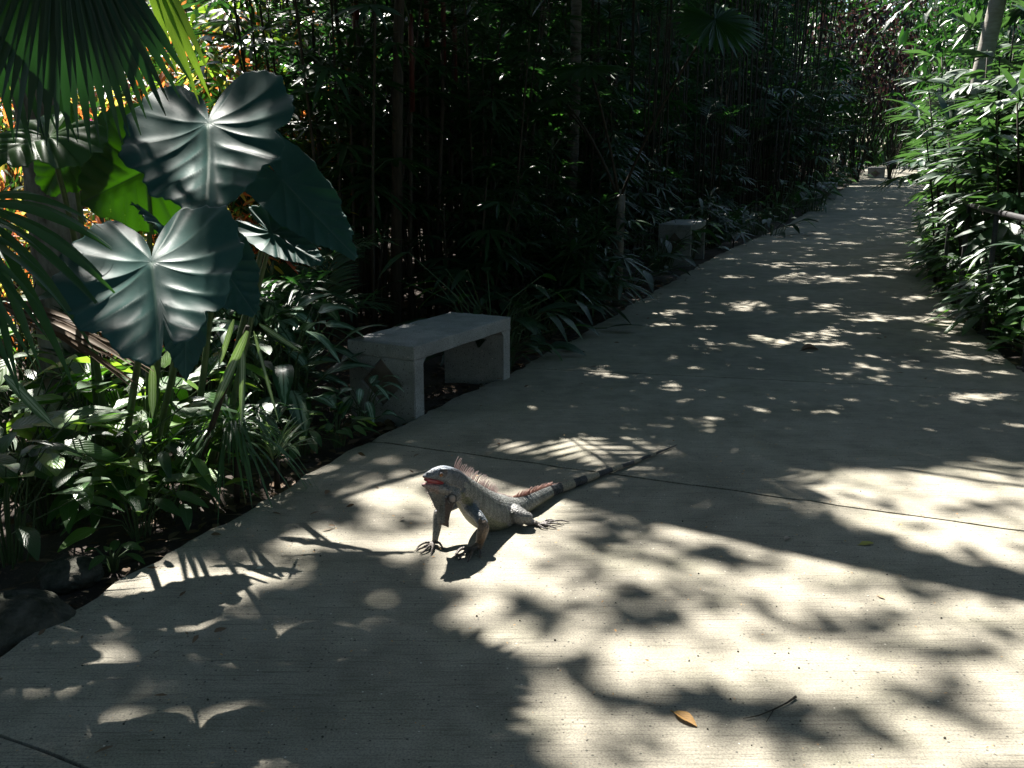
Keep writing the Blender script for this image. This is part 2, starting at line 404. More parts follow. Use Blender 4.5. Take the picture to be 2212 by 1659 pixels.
    n = len(bm_me.vertices); co = np.empty(n*3, np.float32); bm_me.vertices.foreach_get('co', co); co = co.reshape(-1, 3)
    kd = kdtree.KDTree(len(samples))
    for i, s in enumerate(samples): kd.insert(s[0], i)
    kd.balance()
    colr = np.zeros((n, 4), np.float32); colr[:, 3] = 1
    px, py, _ = project(co[:, 0], co[:, 1], co[:, 2]); cx = (px/.86406-1000)/.3255; cy = (py/.86406-1080)/.3255
    edges = [1145, 1225, 1325, 1420, 1515, 1620, 1700, 1790, 1845, 1920, 1960]
    rn = np.random.default_rng(3).random(n)
    PAL = {'head': (.20, .22, .25), 'jaw': (.26, .25, .24), 'jowl': (.22, .23, .24), 'dewlap': (.19, .185, .165), 'arm': (.17, .195, .22), 'forearm': (.17, .115, .075), 'forearm2': (.26, .25, .22),
           'foot': (.11, .08, .06), 'toe': (.11, .085, .07), 'claw': (.03, .02, .018), 'thigh': (.24, .24, .235), 'shank': (.26, .25, .245), 'hfoot': (.26, .23, .21), 'htoe': (.24, .21, .20)}
    axisC = body[0]
    kb = kdtree.KDTree(len(axisC))
    for i, c in enumerate(axisC): kb.insert(c, i)
    kb.balance()
    axpx = project(axisC[:, 0], axisC[:, 1], axisC[:, 2])[0]; axcx = (axpx/.86406-1000)/.3255
    for i in range(n):
        _, k, _ = kd.find(co[i]); s = samples[k]; kind = s[1]
        p = co[i]
        if kind == 'body':
            _, a, _ = kb.find(p); t = s[2]; d = p-axisC[a]
            up = d[2]/max(1e-4, np.linalg.norm(d))
            x = axcx[a]+ (d[0]*.6+d[1]*.78)*0
            # station measured along the tail, so that the bands ring it squarely
            a2 = min(max(a, 1), len(axisC)-2); tv = axisC[a2+1]-axisC[a2-1]; L2 = np.linalg.norm(tv); off = np.dot(d, tv/L2)
            x = axcx[a2]+off*(axcx[a2+1]-axcx[a2-1])/L2
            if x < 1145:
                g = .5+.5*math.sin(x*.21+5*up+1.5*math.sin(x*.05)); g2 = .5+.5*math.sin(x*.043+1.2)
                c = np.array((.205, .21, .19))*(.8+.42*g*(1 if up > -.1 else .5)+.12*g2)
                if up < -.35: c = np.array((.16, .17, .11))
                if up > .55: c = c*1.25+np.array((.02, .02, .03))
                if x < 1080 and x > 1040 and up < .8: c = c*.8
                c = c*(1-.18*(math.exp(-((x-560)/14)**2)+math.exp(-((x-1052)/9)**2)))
            else:
                b = sum(1 for e in edges if x > e+2.5*math.sin(p[2]*900)) % 2
                c = np.array((.012, .013, .020)) if b else np.array((.38, .32, .23))
        else:
            c = np.array(PAL[kind])
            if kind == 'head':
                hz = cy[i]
                if hz < 290: c = np.array((.36, .42, .50))  # pale blue crown: the sky sheen on the head painted into the skin
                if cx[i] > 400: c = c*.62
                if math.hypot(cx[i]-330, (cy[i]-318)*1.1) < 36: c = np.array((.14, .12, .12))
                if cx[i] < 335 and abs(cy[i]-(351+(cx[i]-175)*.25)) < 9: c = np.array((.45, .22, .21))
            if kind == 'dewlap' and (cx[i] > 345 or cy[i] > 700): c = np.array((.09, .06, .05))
            if kind == 'jaw':
                if cx[i] < 330 and cy[i] < 408+(cx[i]-170)*-.02: c = np.array((.48, .24, .23))
                elif cx[i] < 300: c = np.array((.36, .27, .25))
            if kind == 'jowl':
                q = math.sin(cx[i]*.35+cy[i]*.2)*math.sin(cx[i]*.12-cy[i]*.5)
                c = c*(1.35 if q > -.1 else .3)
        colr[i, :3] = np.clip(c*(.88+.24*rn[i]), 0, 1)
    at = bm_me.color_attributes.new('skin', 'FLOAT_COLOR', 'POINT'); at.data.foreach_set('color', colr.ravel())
    co -= np.array(base, np.float32); bm_me.vertices.foreach_set('co', co.ravel()); bm_me.update()
    # skin material
    m, nt, nd, lk = newmat('iguana_skin')
    a = nd.new('ShaderNodeVertexColor'); a.layer_name = 'skin'
    oc = objco(nt)
    vo = N(nt, 'ShaderNodeTexVoronoi'); vo.inputs['Scale'].default_value = 170; lk.new(oc, vo.inputs['Vector'])
    vo2 = N(nt, 'ShaderNodeTexVoronoi'); vo2.inputs['Scale'].default_value = 90; lk.new(oc, vo2.inputs['Vector'])
    nz = noise(nt, oc, 35, 5); n3 = noise(nt, oc, 12, 4)
    c = mixc(nt, a.outputs[0], (0, 0, 0), math_(nt, 'MULTIPLY', math_(nt, 'MULTIPLY', vo.outputs['Distance'], 1.2, clamp=True), .6))
    c = mixc(nt, c, (.5, .47, .42), math_(nt, 'MULTIPLY', math_(nt, 'SUBTRACT', nz, .55, clamp=True), .9))
    c = mixc(nt, c, (.05, .05, .055), math_(nt, 'MULTIPLY', math_(nt, 'SUBTRACT', n3, .52, clamp=True), 2.4, clamp=True))
    pb = nd.new('ShaderNodeBsdfPrincipled'); lk.new(c, pb.inputs['Base Color']); pb.inputs['Roughness'].default_value = .5; pb.inputs['Specular IOR Level'].default_value = .45
    hh = math_(nt, 'ADD', math_(nt, 'MULTIPLY', vo.outputs['Distance'], -1.0), math_(nt, 'MULTIPLY', vo2.outputs['Distance'], -.5))
    lk.new(bump(nt, hh, .9, .0025), pb.inputs['Normal'])
    out = nd.new('ShaderNodeOutputMaterial'); lk.new(pb.outputs[0], out.inputs[0])
    root = empty('iguana', base, 0, 'large grey iguana with black banded tail, spiny crest and open mouth on the concrete path', 'iguana')
    bm_me.name = 'body'; bm_me.materials.clear(); bm_me.materials.append(m)
    for p in bm_me.polygons: p.use_smooth = True
    ob = bpy.data.objects.new('body', bm_me); col.objects.link(ob); ob.parent = root
    bvec = np.array(base)
    def sub(name, mb, mat):
        for v in mb.V: v -= bvec
        return mb.build(name, mat, root)
    C, side, up, A, B = body
    ct = C+up*B[:, None]*.97
    # crest spines
    cr = leafmat('crest_spine', (.32, .24, .24), (.42, .30, .28), (.6, .4, .35), .25, .5, .4)
    crt = leafmat('tail_crest_spine', (.36, .19, .155), (.44, .26, .21), (.6, .34, .28), .25, .5, .4)
    xs = axcx
    neck = [I(398, 268, 3.435), I(430, 285, 3.45), I(465, 318, 3.468), I(505, 355, 3.49), I(545, 383, 3.52)]
    ridge = [np.array(p) for p in neck]+[ct[i] for i in range(len(ct)) if xs[i] > 575 and xs[i] < 1700]
    ridge = np.array(ridge); rx = project(ridge[:, 0], ridge[:, 1], ridge[:, 2])[0]; rx = (rx/.86406-1000)/.3255
    def at_x(x): return np.array([np.interp(x, rx, ridge[:, k]) for k in range(3)])
    back = nrmz(np.array([.62, .78, 0.])[None])[0]
    def spines(x0, x1, n, lenf, lean, mat, name, w=5.5, jit=.25):
        mb = MB(); r = np.random.default_rng(int(x0))
        for k in range(n):
            x = x0+(x1-x0)*(k+.5)/n; p = at_x(x); l = lenf(x)*S*r.uniform(1-jit, 1+jit*.6)
            ln = lean*r.uniform(.88, 1.12)
            d = np.array([back[0]*ln, back[1]*ln, 1.])+np.append(r.uniform(-.08, .08, 2), 0); d /= np.linalg.norm(d)
            p = p-np.array([0, 0, .004])
            q = p+d*l*.5; e = q+(d+back*.45)/np.linalg.norm(d+back*.45)*l*.5
            mb.tube([p, (p+q)/2, q, (q+e)/2+d*.001, e], np.array([w, w*.85, w*.62, w*.36, w*.1])*S, 5)
        return sub(name, mb, mat)
    spines(412, 470, 6, lambda x: 105, .45, cr, 'dorsal_crest', 6.0, .3)
    spines(470, 740, 30, lambda x: np.interp(x, [470, 520, 640, 720, 740], [108, 114, 112, 80, 50]), .75, cr, 'dorsal_crest', 5.8, .15)
    spines(740, 860, 26, lambda x: 26, .9, cr, 'dorsal_crest', 5)
    spines(862, 1170, 44, lambda x: np.interp(x, [862, 900, 950, 1100, 1150, 1170], [30, 74, 84, 66, 52, 26]), .62, crt, 'tail_crest', 7)
    spines(1170, 1420, 46, lambda x: np.interp(x, [1170, 1420], [22, 10]), 1.1, crt, 'tail_crest', 6)
    # throat spikes
    mb = MB(); fe = [(205, 436), (212, 450), (218, 466), (226, 482), (235, 500), (243, 518), (251, 537), (259, 556), (268, 573), (277, 590), (284, 604)]
    for k, (x, y) in enumerate(fe):
        p = np.array(h(x+6, y-2)); e = np.array(h(x-16-4*math.sin(k), y+14+5*math.cos(k*2)))
        mb.tube([p, (p+e)/2, e], np.array([4.6, 3.4, .6])*S, 5)
    sub('throat_spikes', mb, cr)
    # eyes
    em, nt, nd, lk = newmat('iguana_eye'); pb = nd.new('ShaderNodeBsdfPrincipled'); pb.inputs['Base Color'].default_value = (.35, .13, .03, 1); pb.inputs['Roughness'].default_value = .08
    o_ = nd.new('ShaderNodeOutputMaterial'); lk.new(pb.outputs[0], o_.inputs[0])
    bm_, nt, nd, lk = newmat('iguana_pupil'); pb = nd.new('ShaderNodeBsdfPrincipled'); pb.inputs['Base Color'].default_value = (.004, .004, .004, 1); pb.inputs['Roughness'].default_value = .08
    o_ = nd.new('ShaderNodeOutputMaterial'); lk.new(pb.outputs[0], o_.inputs[0])
    def sph(mb, c, r, sc=(1, 1, 1), m=0, n1=8, n2=12):
        v = []; f = []
        for i in range(n1+1):
            for j in range(n2):
                ph, th = math.pi*i/n1, 2*math.pi*j/n2
                v.append((c[0]+r*sc[0]*math.sin(ph)*math.cos(th), c[1]+r*sc[1]*math.sin(ph)*math.sin(th), c[2]+r*sc[2]*math.cos(ph)))
        for i in range(n1):
            for j in range(n2): f.append((i*n2+j, (i+1)*n2+j, (i+1)*n2+(j+1) % n2, i*n2+(j+1) % n2))
        mb.add(v, f, np.zeros((len(v), 2)), np.full((len(v), 2), .5), m)
    lid = simplemat('iguana_eyelid', (.16, .15, .15), (.24, .23, .24), 300, .6)
    # find the skin surface on both sides of the head at the eye, the cheek plate and the ear
    from mathutils.bvhtree import BVHTree
    bvh = BVHTree.FromObject(ob, bpy.context.evaluated_depsgraph_get())
    cam = Vector((0, 0, CH))
    def surf(x, y, far=False):
        p = h(x, y); d = Vector((-.12, -.98, .12)).normalized()
        if far: d = -d; 
        loc, nr, idx, dist = bvh.ray_cast(p-base+d*.2, -d)
        return ((loc+base) if loc else p+d*.03), (nr if loc else d)
    for far in (False, True):
        p, nr = surf(329, 318, far)
        mb = MB(); sph(mb, p-nr*.0035, .0078); e = sub('eye', mb, em)
        mb = MB(); sph(mb, p+nr*.0030, .0030, (.7, .6, 1)); q = sub('pupil', mb, bm_); q.parent = e
        mb = MB(); t1 = nr.cross(Vector((0, 0, 1))).normalized(); t2 = t1.cross(nr)
        ringp = [p+nr*.0006+(t1*math.cos(a_)*1.25+t2*math.sin(a_))*.0078 for a_ in np.linspace(0, 2*math.pi, 17)]
        mb.tube(ringp, .0017, 6, caps=False); q = sub('eyelid', mb, lid); q.parent = e
        p, nr = surf(414, 496, far)
        mb = MB(); t1 = nr.cross(Vector((0, 0, 1))).normalized(); t2 = t1.cross(nr)
        v = [p+nr*.004]; f = []
        R2 = 27*S
        for k, (rr, hh_) in enumerate([(.45, .0036), (.8, .0024), (1.0, -.002)]):
            for j in range(16):
                a_ = 2*math.pi*j/16; v.append(p+nr*hh_+(t1*math.cos(a_)*.9+t2*math.sin(a_)*1.1)*R2*rr)
        for j in range(16): f.append((0, 1+j, 1+(j+1) % 16, 0))
        for k in range(2):
            for j in range(16): f.append((1+k*16+j, 1+(k+1)*16+j, 1+(k+1)*16+(j+1) % 16, 1+k*16+(j+1) % 16))
        mb.add([tuple(x) for x in v], f, np.zeros((len(v), 2)), np.full((len(v), 2), .5))
        sub('cheek_plate', mb, simplemat('cheek_plate', (.24, .20, .19), (.30, .26, .24), 60, .6))
        mb = MB(); mb.tube([p-nr*.0005+(t1*math.cos(a_)+t2*math.sin(a_)*1.15)*R2*1.28 for a_ in np.linspace(0, 2*math.pi, 21)], .0012, 6, caps=False)
        sub('cheek_ring', mb, simplemat('cheek_groove', (.02, .022, .028), (.03, .03, .035), 60, .6))
    # mouth lining and tongue
    pk = simplemat('mouth_lining', (.34, .08, .085), (.42, .13, .13), 90, .3, .2, .001, .6)
    mb = MB(); 
    pts = [h(196, 394), h(225, 396), h(265, 399), h(300, 400)]
    mb.tube(pts, np.array([7, 11, 12, 10])*S, 10); sub('tongue', mb, pk)
    mb = MB(); mb.tube([h(190, 362), h(215, 368), h(260, 378), h(325, 392)], np.array([11, 19, 21, 14])*S, 8); sub('mouth_lining', mb, simplemat('gum', (.20, .02, .03), (.30, .04, .05), 90, .35, .2, .001, .6))
    return root
# ------------------------------------------------------------------ path and soil
LE = np.array([(-1.75, -6), (-1.72, 0), (-1.66, 1.5), (-1.63, 2.0), (-1.55, 2.6), (-1.427, 2.996), (-1.231, 3.511), (-0.993, 4.19), (-0.723, 4.899), (-0.474, 5.477), (-0.05, 6.362), (0.546, 7.847), (1.597, 10.642), (3.035, 14.421), (5.785, 20.694), (10.4, 32.5), (20.9, 60.), (31.5, 89.), (52, 150.)])
RE = np.array([(2.4, -6), (2.75, 0), (3.05, 2.5), (3.243, 4.475), (3.50, 6.5), (4.05, 8.6), (4.75, 10.8), (5.6, 13.2), (7.0, 16.6), (9.6, 22.5), (14.3, 33.5), (25.5, 61.), (36.5, 90.), (58, 152.)])
def xl(y): return np.interp(y, LE[:, 1], LE[:, 0])
def xr(y): return np.interp(y, RE[:, 1], RE[:, 0])
def concrete(name, base, dark, green, speck=True, broom=True, rough=.85):
    m, nt, nd, lk = newmat(name); co = objco(nt)
    n1 = noise(nt, co, .9, 6, .65); n2 = noise(nt, co, 7, 5, .6); n3 = noise(nt, co, 160, 3, .7)
    c = mixc(nt, dark, base, ramp(nt, n1, [(.3, (0, 0, 0)), (.62, (1, 1, 1))]))
    st = noise(nt, co, .45, 7, .7); c = mixc(nt, c, (.10, .092, .075), math_(nt, 'MULTIPLY', math_(nt, 'SUBTRACT', st, .52, clamp=True), 4.5, clamp=True))
    c = mixc(nt, c, green, math_(nt, 'MULTIPLY', math_(nt, 'SUBTRACT', noise(nt, co, 1.7, 5), .5, clamp=True), 2.2, clamp=True))
    c = mixc(nt, c, (0, 0, 0), math_(nt, 'MULTIPLY', math_(nt, 'SUBTRACT', .62, n2, clamp=True), .8, clamp=True))
    g = ramp(nt, n3, [(.3, (.55, .55, .55)), (.5, (1, 1, 1)), (.72, (1.35, 1.33, 1.28))])
    c = mixc(nt, c, g, 1.0, 'MULTIPLY')
    vo = N(nt, 'ShaderNodeTexVoronoi'); vo.inputs['Scale'].default_value = 75; lk.new(co, vo.inputs['Vector'])
    sp = nd.new('ShaderNodeSeparateColor'); lk.new(vo.outputs['Color'], sp.inputs[0])
    if speck:
        f = math_(nt, 'MULTIPLY', math_(nt, 'LESS_THAN', vo.outputs['Distance'], .28), math_(nt, 'GREATER_THAN', sp.outputs[0], .93))
        c = mixc(nt, c, (.05, .05, .045), math_(nt, 'MULTIPLY', f, .8))
        f = math_(nt, 'MULTIPLY', math_(nt, 'LESS_THAN', vo.outputs['Distance'], .22), math_(nt, 'LESS_THAN', sp.outputs[0], .012))
        c = mixc(nt, c, (.6, .56, .48), f)
    h = math_(nt, 'ADD', math_(nt, 'MULTIPLY', n3, .5), n2)
    if broom:
        mp = nd.new('ShaderNodeMapping'); mp.inputs['Rotation'].default_value = (0, 0, rad(22)); mp.inputs['Scale'].default_value = (4.5, 120, 1); lk.new(co, mp.inputs[0])
        br = noise(nt, mp.outputs[0], 1.0, 4, .7)
        h = math_(nt, 'ADD', h, math_(nt, 'MULTIPLY', br, 1.5))
        c = mixc(nt, c, (0, 0, 0), math_(nt, 'MULTIPLY', math_(nt, 'SUBTRACT', .49, br, clamp=True), 2.3, clamp=True))
    pb = nd.new('ShaderNodeBsdfPrincipled'); lk.new(c, pb.inputs['Base Color']); pb.inputs['Roughness'].default_value = rough; pb.inputs['Specular IOR Level'].default_value = .3
    lk.new(bump(nt, h, .55, .004), pb.inputs['Normal'])
    out = nd.new('ShaderNodeOutputMaterial'); lk.new(pb.outputs[0], out.inputs[0])
    return m
MAT['path'] = concrete('path_concrete', (.345, .318, .258), (.205, .19, .152), (.19, .19, .125))
MAT['bench'] = concrete('bench_concrete', (.34, .345, .34), (.20, .205, .205), (.20, .17, .14), broom=False)
def soilmat():
    m, nt, nd, lk = newmat('dark_soil'); co = objco(nt)
    n1 = noise(nt, co, 3, 6); n2 = noise(nt, co, 40, 6, .7)
    c = mixc(nt, (.018, .013, .010), (.07, .05, .038), ramp(nt, n1, [(.35, (0, 0, 0)), (.7, (1, 1, 1))]))
    c = mixc(nt, c, (.15, .095, .07), math_(nt, 'MULTIPLY', math_(nt, 'SUBTRACT', n2, .56, clamp=True), 4, clamp=True))
    pb = nd.new('ShaderNodeBsdfPrincipled'); lk.new(c, pb.inputs['Base Color']); pb.inputs['Roughness'].default_value = .95
    lk.new(bump(nt, n2, .9, .02), pb.inputs['Normal'])
    out = nd.new('ShaderNodeOutputMaterial'); lk.new(pb.outputs[0], out.inputs[0]); return m
MAT['soil'] = soilmat()

# slabs, cut by transverse joints
joints = [(-5.5, -6), (-2.2, -3.4), (.1, -1.8), (2.36, .2), (4.86, 3.12), (6.62, 5.88), (9.9, 8.75), (13.2, 11.9), (16.6, 15.2), (20.5, 19), (24.5, 23), (29, 27.5), (34, 32.5), (40, 38), (50, 48), (64, 62), (80, 78), (100, 98), (148, 147)]
rng = np.random.default_rng(5)
mb = MB()
jn = {}
for k, (a, b) in enumerate(joints): jn[k] = rng.normal(0, .004, 41)
for k in range(len(joints)-1):
    (l0, r0), (l1, r1) = joints[k], joints[k+1]
    ns = int(np.clip((l1-l0)/.06, 8, 60)) if l0 < 25 else 10
    nu = 41
    gap = .006
    V = []
    for i in range(ns+1):
        s = i/ns
        yl, yr = l0+(l1-l0)*s, r0+(r1-r0)*s
        if i == 0: yl += gap; yr += gap
        if i == ns: yl -= gap; yr -= gap
        u = np.linspace(0, 1, nu)
        x0 = xl(yl)+.014*math.sin(yl*5.1)+.010*math.sin(yl*17+1)+rng.normal(0, .006); x1 = xr(yr)+.02*math.sin(yr*4.3)+rng.normal(0, .008)
        x = x0+(x1-x0)*u; y = yl+(yr-yl)*u
        if i == 0: y += jn[k]+abs(rng.normal(0, .002, nu))
        if i == ns: y += jn[k+1]-abs(rng.normal(0, .002, nu))
        z = np.zeros(nu); z[0] -= .006; z[-1] -= .006
        if i in (0, ns): z -= .003
        V.append(np.stack([x, y, z], 1))
    V = np.array(V); n = (ns+1)*nu
    v = V.reshape(-1, 3)
    f = [(i*nu+j, i*nu+j+1, (i+1)*nu+j+1, (i+1)*nu+j) for i in range(ns) for j in range(nu-1)]
    ring = [j for j in range(nu)]+[i*nu+nu-1 for i in range(1, ns+1)]+[ns*nu+j for j in range(nu-2, -1, -1)]+[i*nu for i in range(ns-1, 0, -1)]
    low = v[ring].copy(); low[:, 2] = -.14
    v = np.concatenate([v, low]); m_ = len(ring)
    f += [(ring[j], n+j, n+(j+1) % m_, ring[(j+1) % m_]) for j in range(m_)]
    mb.add(v, f, v[:, :2], np.full((len(v), 2), .5))
path = mb.build('path', MAT['path']); tag(path, kind='structure')
for p in path.data.polygons: p.use_smooth = False

# soil: one sheet out to the horizon, a little lower than the path, lumpy beside it
mb = MB()
ys = np.concatenate([np.linspace(-300, -8, 8), np.linspace(-6, 30, 150), np.linspace(31, 160, 60), np.linspace(180, 900, 8)])
us = np.concatenate([-np.geomspace(500, 8, 10), np.linspace(-7, 9, 90), np.geomspace(10, 500, 10)])
X, Y = np.meshgrid(us, ys); X = X+np.interp(Y, LE[:, 1], LE[:, 0])
rs = np.random.default_rng(2)
Z = -.075+.018*np.sin(X*2.1+Y*1.3)+.014*np.sin(X*5.3-Y*3.7)+.010*np.sin(Y*9.1+X*3)+rs.normal(0, .007, X.shape)
inside = (X > xl(Y)-.03) & (X < xr(Y)+.03); Z = np.where(inside, -.125, Z)
nx = len(us); f = [(i*nx+j, i*nx+j+1, (i+1)*nx+j+1, (i+1)*nx+j) for i in range(len(ys)-1) for j in range(nx-1)]
v = np.stack([X, Y, Z], -1).reshape(-1, 3); mb.add(v, f, v[:, :2], np.full((len(v), 2), .5))
g = mb.build('ground', MAT['soil']); tag(g, kind='structure')

# ------------------------------------------------------------------ benches: a slab on two end walls, a sunk diamond panel in each end
def bench_mesh(mb, L, W, H, seed=0):
    r = np.random.default_rng(seed)
    t = .075; leg = .07
    # front profile (x along length, z up) as a U upside down with chamfered inner corners and worn edges
    def rough_poly(pts, step=.05, amp=.0025):
        out = []
        for a, b in zip(pts, pts[1:]+pts[:1]):
            a, b = np.array(a), np.array(b); n = max(1, int(np.linalg.norm(b-a)/step))
            for i in range(n):
                p = a+(b-a)*i/n; out.append(p+(r.normal(0, amp, 2) if i else 0))
        return out
    return t, leg
def box(mb, x0, x1, y0, y1, z0, z1, step=.05, amp=.0, seed=1, bev=.006):
    """a box with softened, slightly uneven edges"""
    r = np.random.default_rng(seed)
    bm = bmesh.new(); bmesh.ops.create_cube(bm, size=1)
    for v in bm.verts: v.co = Vector((x0+(v.co.x+.5)*(x1-x0), y0+(v.co.y+.5)*(y1-y0), z0+(v.co.z+.5)*(z1-z0)))
    bmesh.ops.bevel(bm, geom=bm.edges[:]+bm.verts[:], offset=bev, segments=2, affect='EDGES', profile=.6)
    if amp:
        n = max(2, int(max(x1-x0, y1-y0, z1-z0)/step))
        long_ = [e for e in bm.edges if e.calc_length() > step*2]
        for e in long_: pass
        bmesh.ops.subdivide_edges(bm, edges=long_, cuts=min(14, n), use_grid_fill=True)
        for v in bm.verts: v.co += Vector(r.normal(0, amp, 3))
    bm.verts.index_update()
    V = [tuple(v.co) for v in bm.verts]; F = []
    for f in bm.faces:
        ix = [v.index for v in f.verts]
        if len(ix) == 4: F.append(tuple(ix))
        elif len(ix) == 3: F.append((ix[0], ix[1], ix[2], ix[0]))
        else:
            for k in range(1, len(ix)-1): F.append((ix[0], ix[k], ix[k+1], ix[0]))
    bm.free()
    mb.add(V, F, np.zeros((len(V), 2)), np.full((len(V), 2), .5))
import bmesh
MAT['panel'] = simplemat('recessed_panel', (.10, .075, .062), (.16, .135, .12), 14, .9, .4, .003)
def make_bench(L, W, H, label, group, seed=1):
    """local frame: +x runs along the bench, +y towards the path side, origin at the ground under its middle"""
    root = empty('concrete_bench', (0, 0, 0), 0, label, 'bench', group)
    t = .08
    mb = MB(); box(mb, -L/2, L/2, -W/2, W/2, H-t, H, amp=.0012, seed=seed); mb.build('seat', MAT['bench'], root)
    # the two brackets under the seat, one per end, along the front edge
    for sx in (-1, 1):
        # end wall with a square diamond recess cut right through its outer skin
        x_out = sx*L/2; x_in = x_out-sx*.095; z0, z1 = -.12, H-t-.001
        hw = W/2-.003; cz = H*.43; R_ = min(W, H)*.35
        bm = bmesh.new()
        def ringv(x, pts): return [bm.verts.new((x, a, b)) for a, b in pts]
        outer = [(-hw, z0), (0, z0), (hw, z0), (hw, cz), (hw, z1), (0, z1), (-hw, z1), (-hw, cz)]
        dia = [(0, cz-R_), (R_, cz), (0, cz+R_), (-R_, cz)]
        A = ringv(x_out, outer); Bv = ringv(x_out, dia); Cv = ringv(x_out-sx*.022, dia); E = ringv(x_in, outer)
        cor = {0: (0, 1, 0), }
        F = [(A[1], A[2], A[3], Bv[1], Bv[0]), (A[3], A[4], A[5], Bv[2], Bv[1]), (A[5], A[6], A[7], Bv[3], Bv[2]), (A[7], A[0], A[1], Bv[0], Bv[3])]
        for k in range(4): F.append((Bv[k], Bv[(k+1) % 4], Cv[(k+1) % 4], Cv[k]))
        for k in range(8): F.append((A[k], A[(k+1) % 8], E[(k+1) % 8], E[k]))
        F.append(tuple(E)); F.append(tuple(Cv))
        for q in F:
            try: bm.faces.new(q)
            except ValueError: pass
        bmesh.ops.recalc_face_normals(bm, faces=bm.faces[:])
        bmesh.ops.bevel(bm, geom=[e for e in bm.edges if all(v in A for v in e.verts)], offset=.005, segments=2, affect='EDGES')
        bmesh.ops.triangulate(bm, faces=bm.faces[:])
        me = bpy.data.meshes.new('leg'); bm.to_mesh(me); bm.free(); me.materials.append(MAT['bench'])
        lg = bpy.data.objects.new('leg', me); col.objects.link(lg); lg.parent = root
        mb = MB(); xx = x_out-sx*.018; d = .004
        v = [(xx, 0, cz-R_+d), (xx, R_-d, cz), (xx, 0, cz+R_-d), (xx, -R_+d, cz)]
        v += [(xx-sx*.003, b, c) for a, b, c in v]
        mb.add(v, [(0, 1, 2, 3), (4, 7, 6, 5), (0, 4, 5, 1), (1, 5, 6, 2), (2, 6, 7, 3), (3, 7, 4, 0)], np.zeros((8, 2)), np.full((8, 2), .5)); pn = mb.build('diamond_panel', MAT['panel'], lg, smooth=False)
        # small fillet where the wall meets the seat
        mb = MB(); xi = x_in-sx*.0005
        v = [(xi, -hw, z1-.03), (xi, hw, z1-.03), (xi-sx*.03, hw, z1), (xi-sx*.03, -hw, z1), (xi, -hw, z1), (xi, hw, z1)]
        mb.add(v, [(0, 1, 2, 3), (0, 3, 4, 0), (1, 5, 2, 1)], np.zeros((6, 2)), np.full((6, 2), .5)); mb.build('corner_fillet', MAT['bench'], lg, smooth=False)
    return root
# ------------------------------------------------------------------ plant builders (each returns a thing with its parts)
Z3 = np.array([0, 0, 1.])
def U(r, a, b, n=None): return r.uniform(a, b, n)
class Fingers:
    """collects leaf blades and lays them down in one go"""
    def __init__(s): s.P = []; s.D = []; s.N = []; s.L = []; s.W = []; s.R = []; s.dr = []
    def put(s, P, D, N, L, W, dr, r): s.P.append(P); s.D.append(D); s.N.append(N); s.L.append(L); s.W.append(W); s.dr.append(dr); s.R.append(r)
    def flush(s, mb, prof, fold, S, m=0, wave=0):
        if s.P: mb.blades(np.array(s.P), np.array(s.D), np.array(s.N), np.array(s.L), np.array(s.W), np.array(s.dr), prof, fold, S, m, rnd=np.array(s.R), wave=wave)
def unit(v): return np.array(v)/max(1e-9, np.linalg.norm(v))
def fan(fg, r, P, d, n, k, span, L, W, dr):
    d = unit(d); s = unit(np.cross(d, n)); base = r.random(2)
    for i in range(k):
        a = (i/(k-1)-.5)*span
        D = math.cos(a)*d+math.sin(a)*s+U(r, -.04, .04, 3)
        l = L*(1-.28*(abs(a)/(span/2))**2)*U(r, .9, 1.08)
        fg.put(P, D, n+U(r, -.25, .25, 3), l, W*U(r, .75, 1.15), dr*U(r, .6, 1.5), np.clip(base+U(r, -.12, .12, 2), 0, 1))
def lady_palm(seed, stems=9, h=(1.0, 2.4), spread=.5, L=.30, leafmat='rhapis', nleaf=(5, 9), fingers=(7, 10), low=.35, wf=.125, dr=.28):
    r = np.random.default_rng(seed); root = empty('lady_palm')
    st = MB(); lf = MB(); fg = Fingers()
    for i in range(stems):
        a = U(r, 0, 6.28); q = spread*math.sqrt(r.random()); b = np.array([q*math.cos(a), q*math.sin(a), -.08]); H = U(r, *h)
        lean = np.array([math.cos(a), math.sin(a), 0])*U(r, .02, .22)*H
        top = b+lean+Z3*H
        mid = (b+top)/2+lean*-.1
        st.tube([b, (b+mid)/2+U(r, -.01, .01, 3), mid, (mid+top)/2, top], [.013, .014, .013, .012, .009], 5)
        for j in range(r.integers(*nleaf)):
            t = U(r, low, 1.0)**.8; p = b+(top-b)*t; az = U(r, 0, 6.28); el = U(r, .1, 1.0) if t < .9 else U(r, .6, 1.4)
            o = np.array([math.cos(az)*math.cos(el), math.sin(az)*math.cos(el), math.sin(el)]); pl = U(r, .16, .34)
            e = p+o*pl-Z3*.04*pl/.25
            st.tube([p, p+o*pl*.5+Z3*.01, e], [.004, .0035, .003], 4, m=1, caps=False)
            d = unit(o+np.array([0, 0, -.55])); n = unit(Z3*.8+o*.5)
            fan(fg, r, e, d, n, r.integers(*fingers), U(r, 3.2, 4.4), L*U(r, .75, 1.2), L*wf, dr)
    fg.flush(lf, 'finger', .22, 4)
    st.build('stem', [MAT['cane'], MAT['stem']], root); lf.build('foliage', MAT[leafmat], root)
    return root
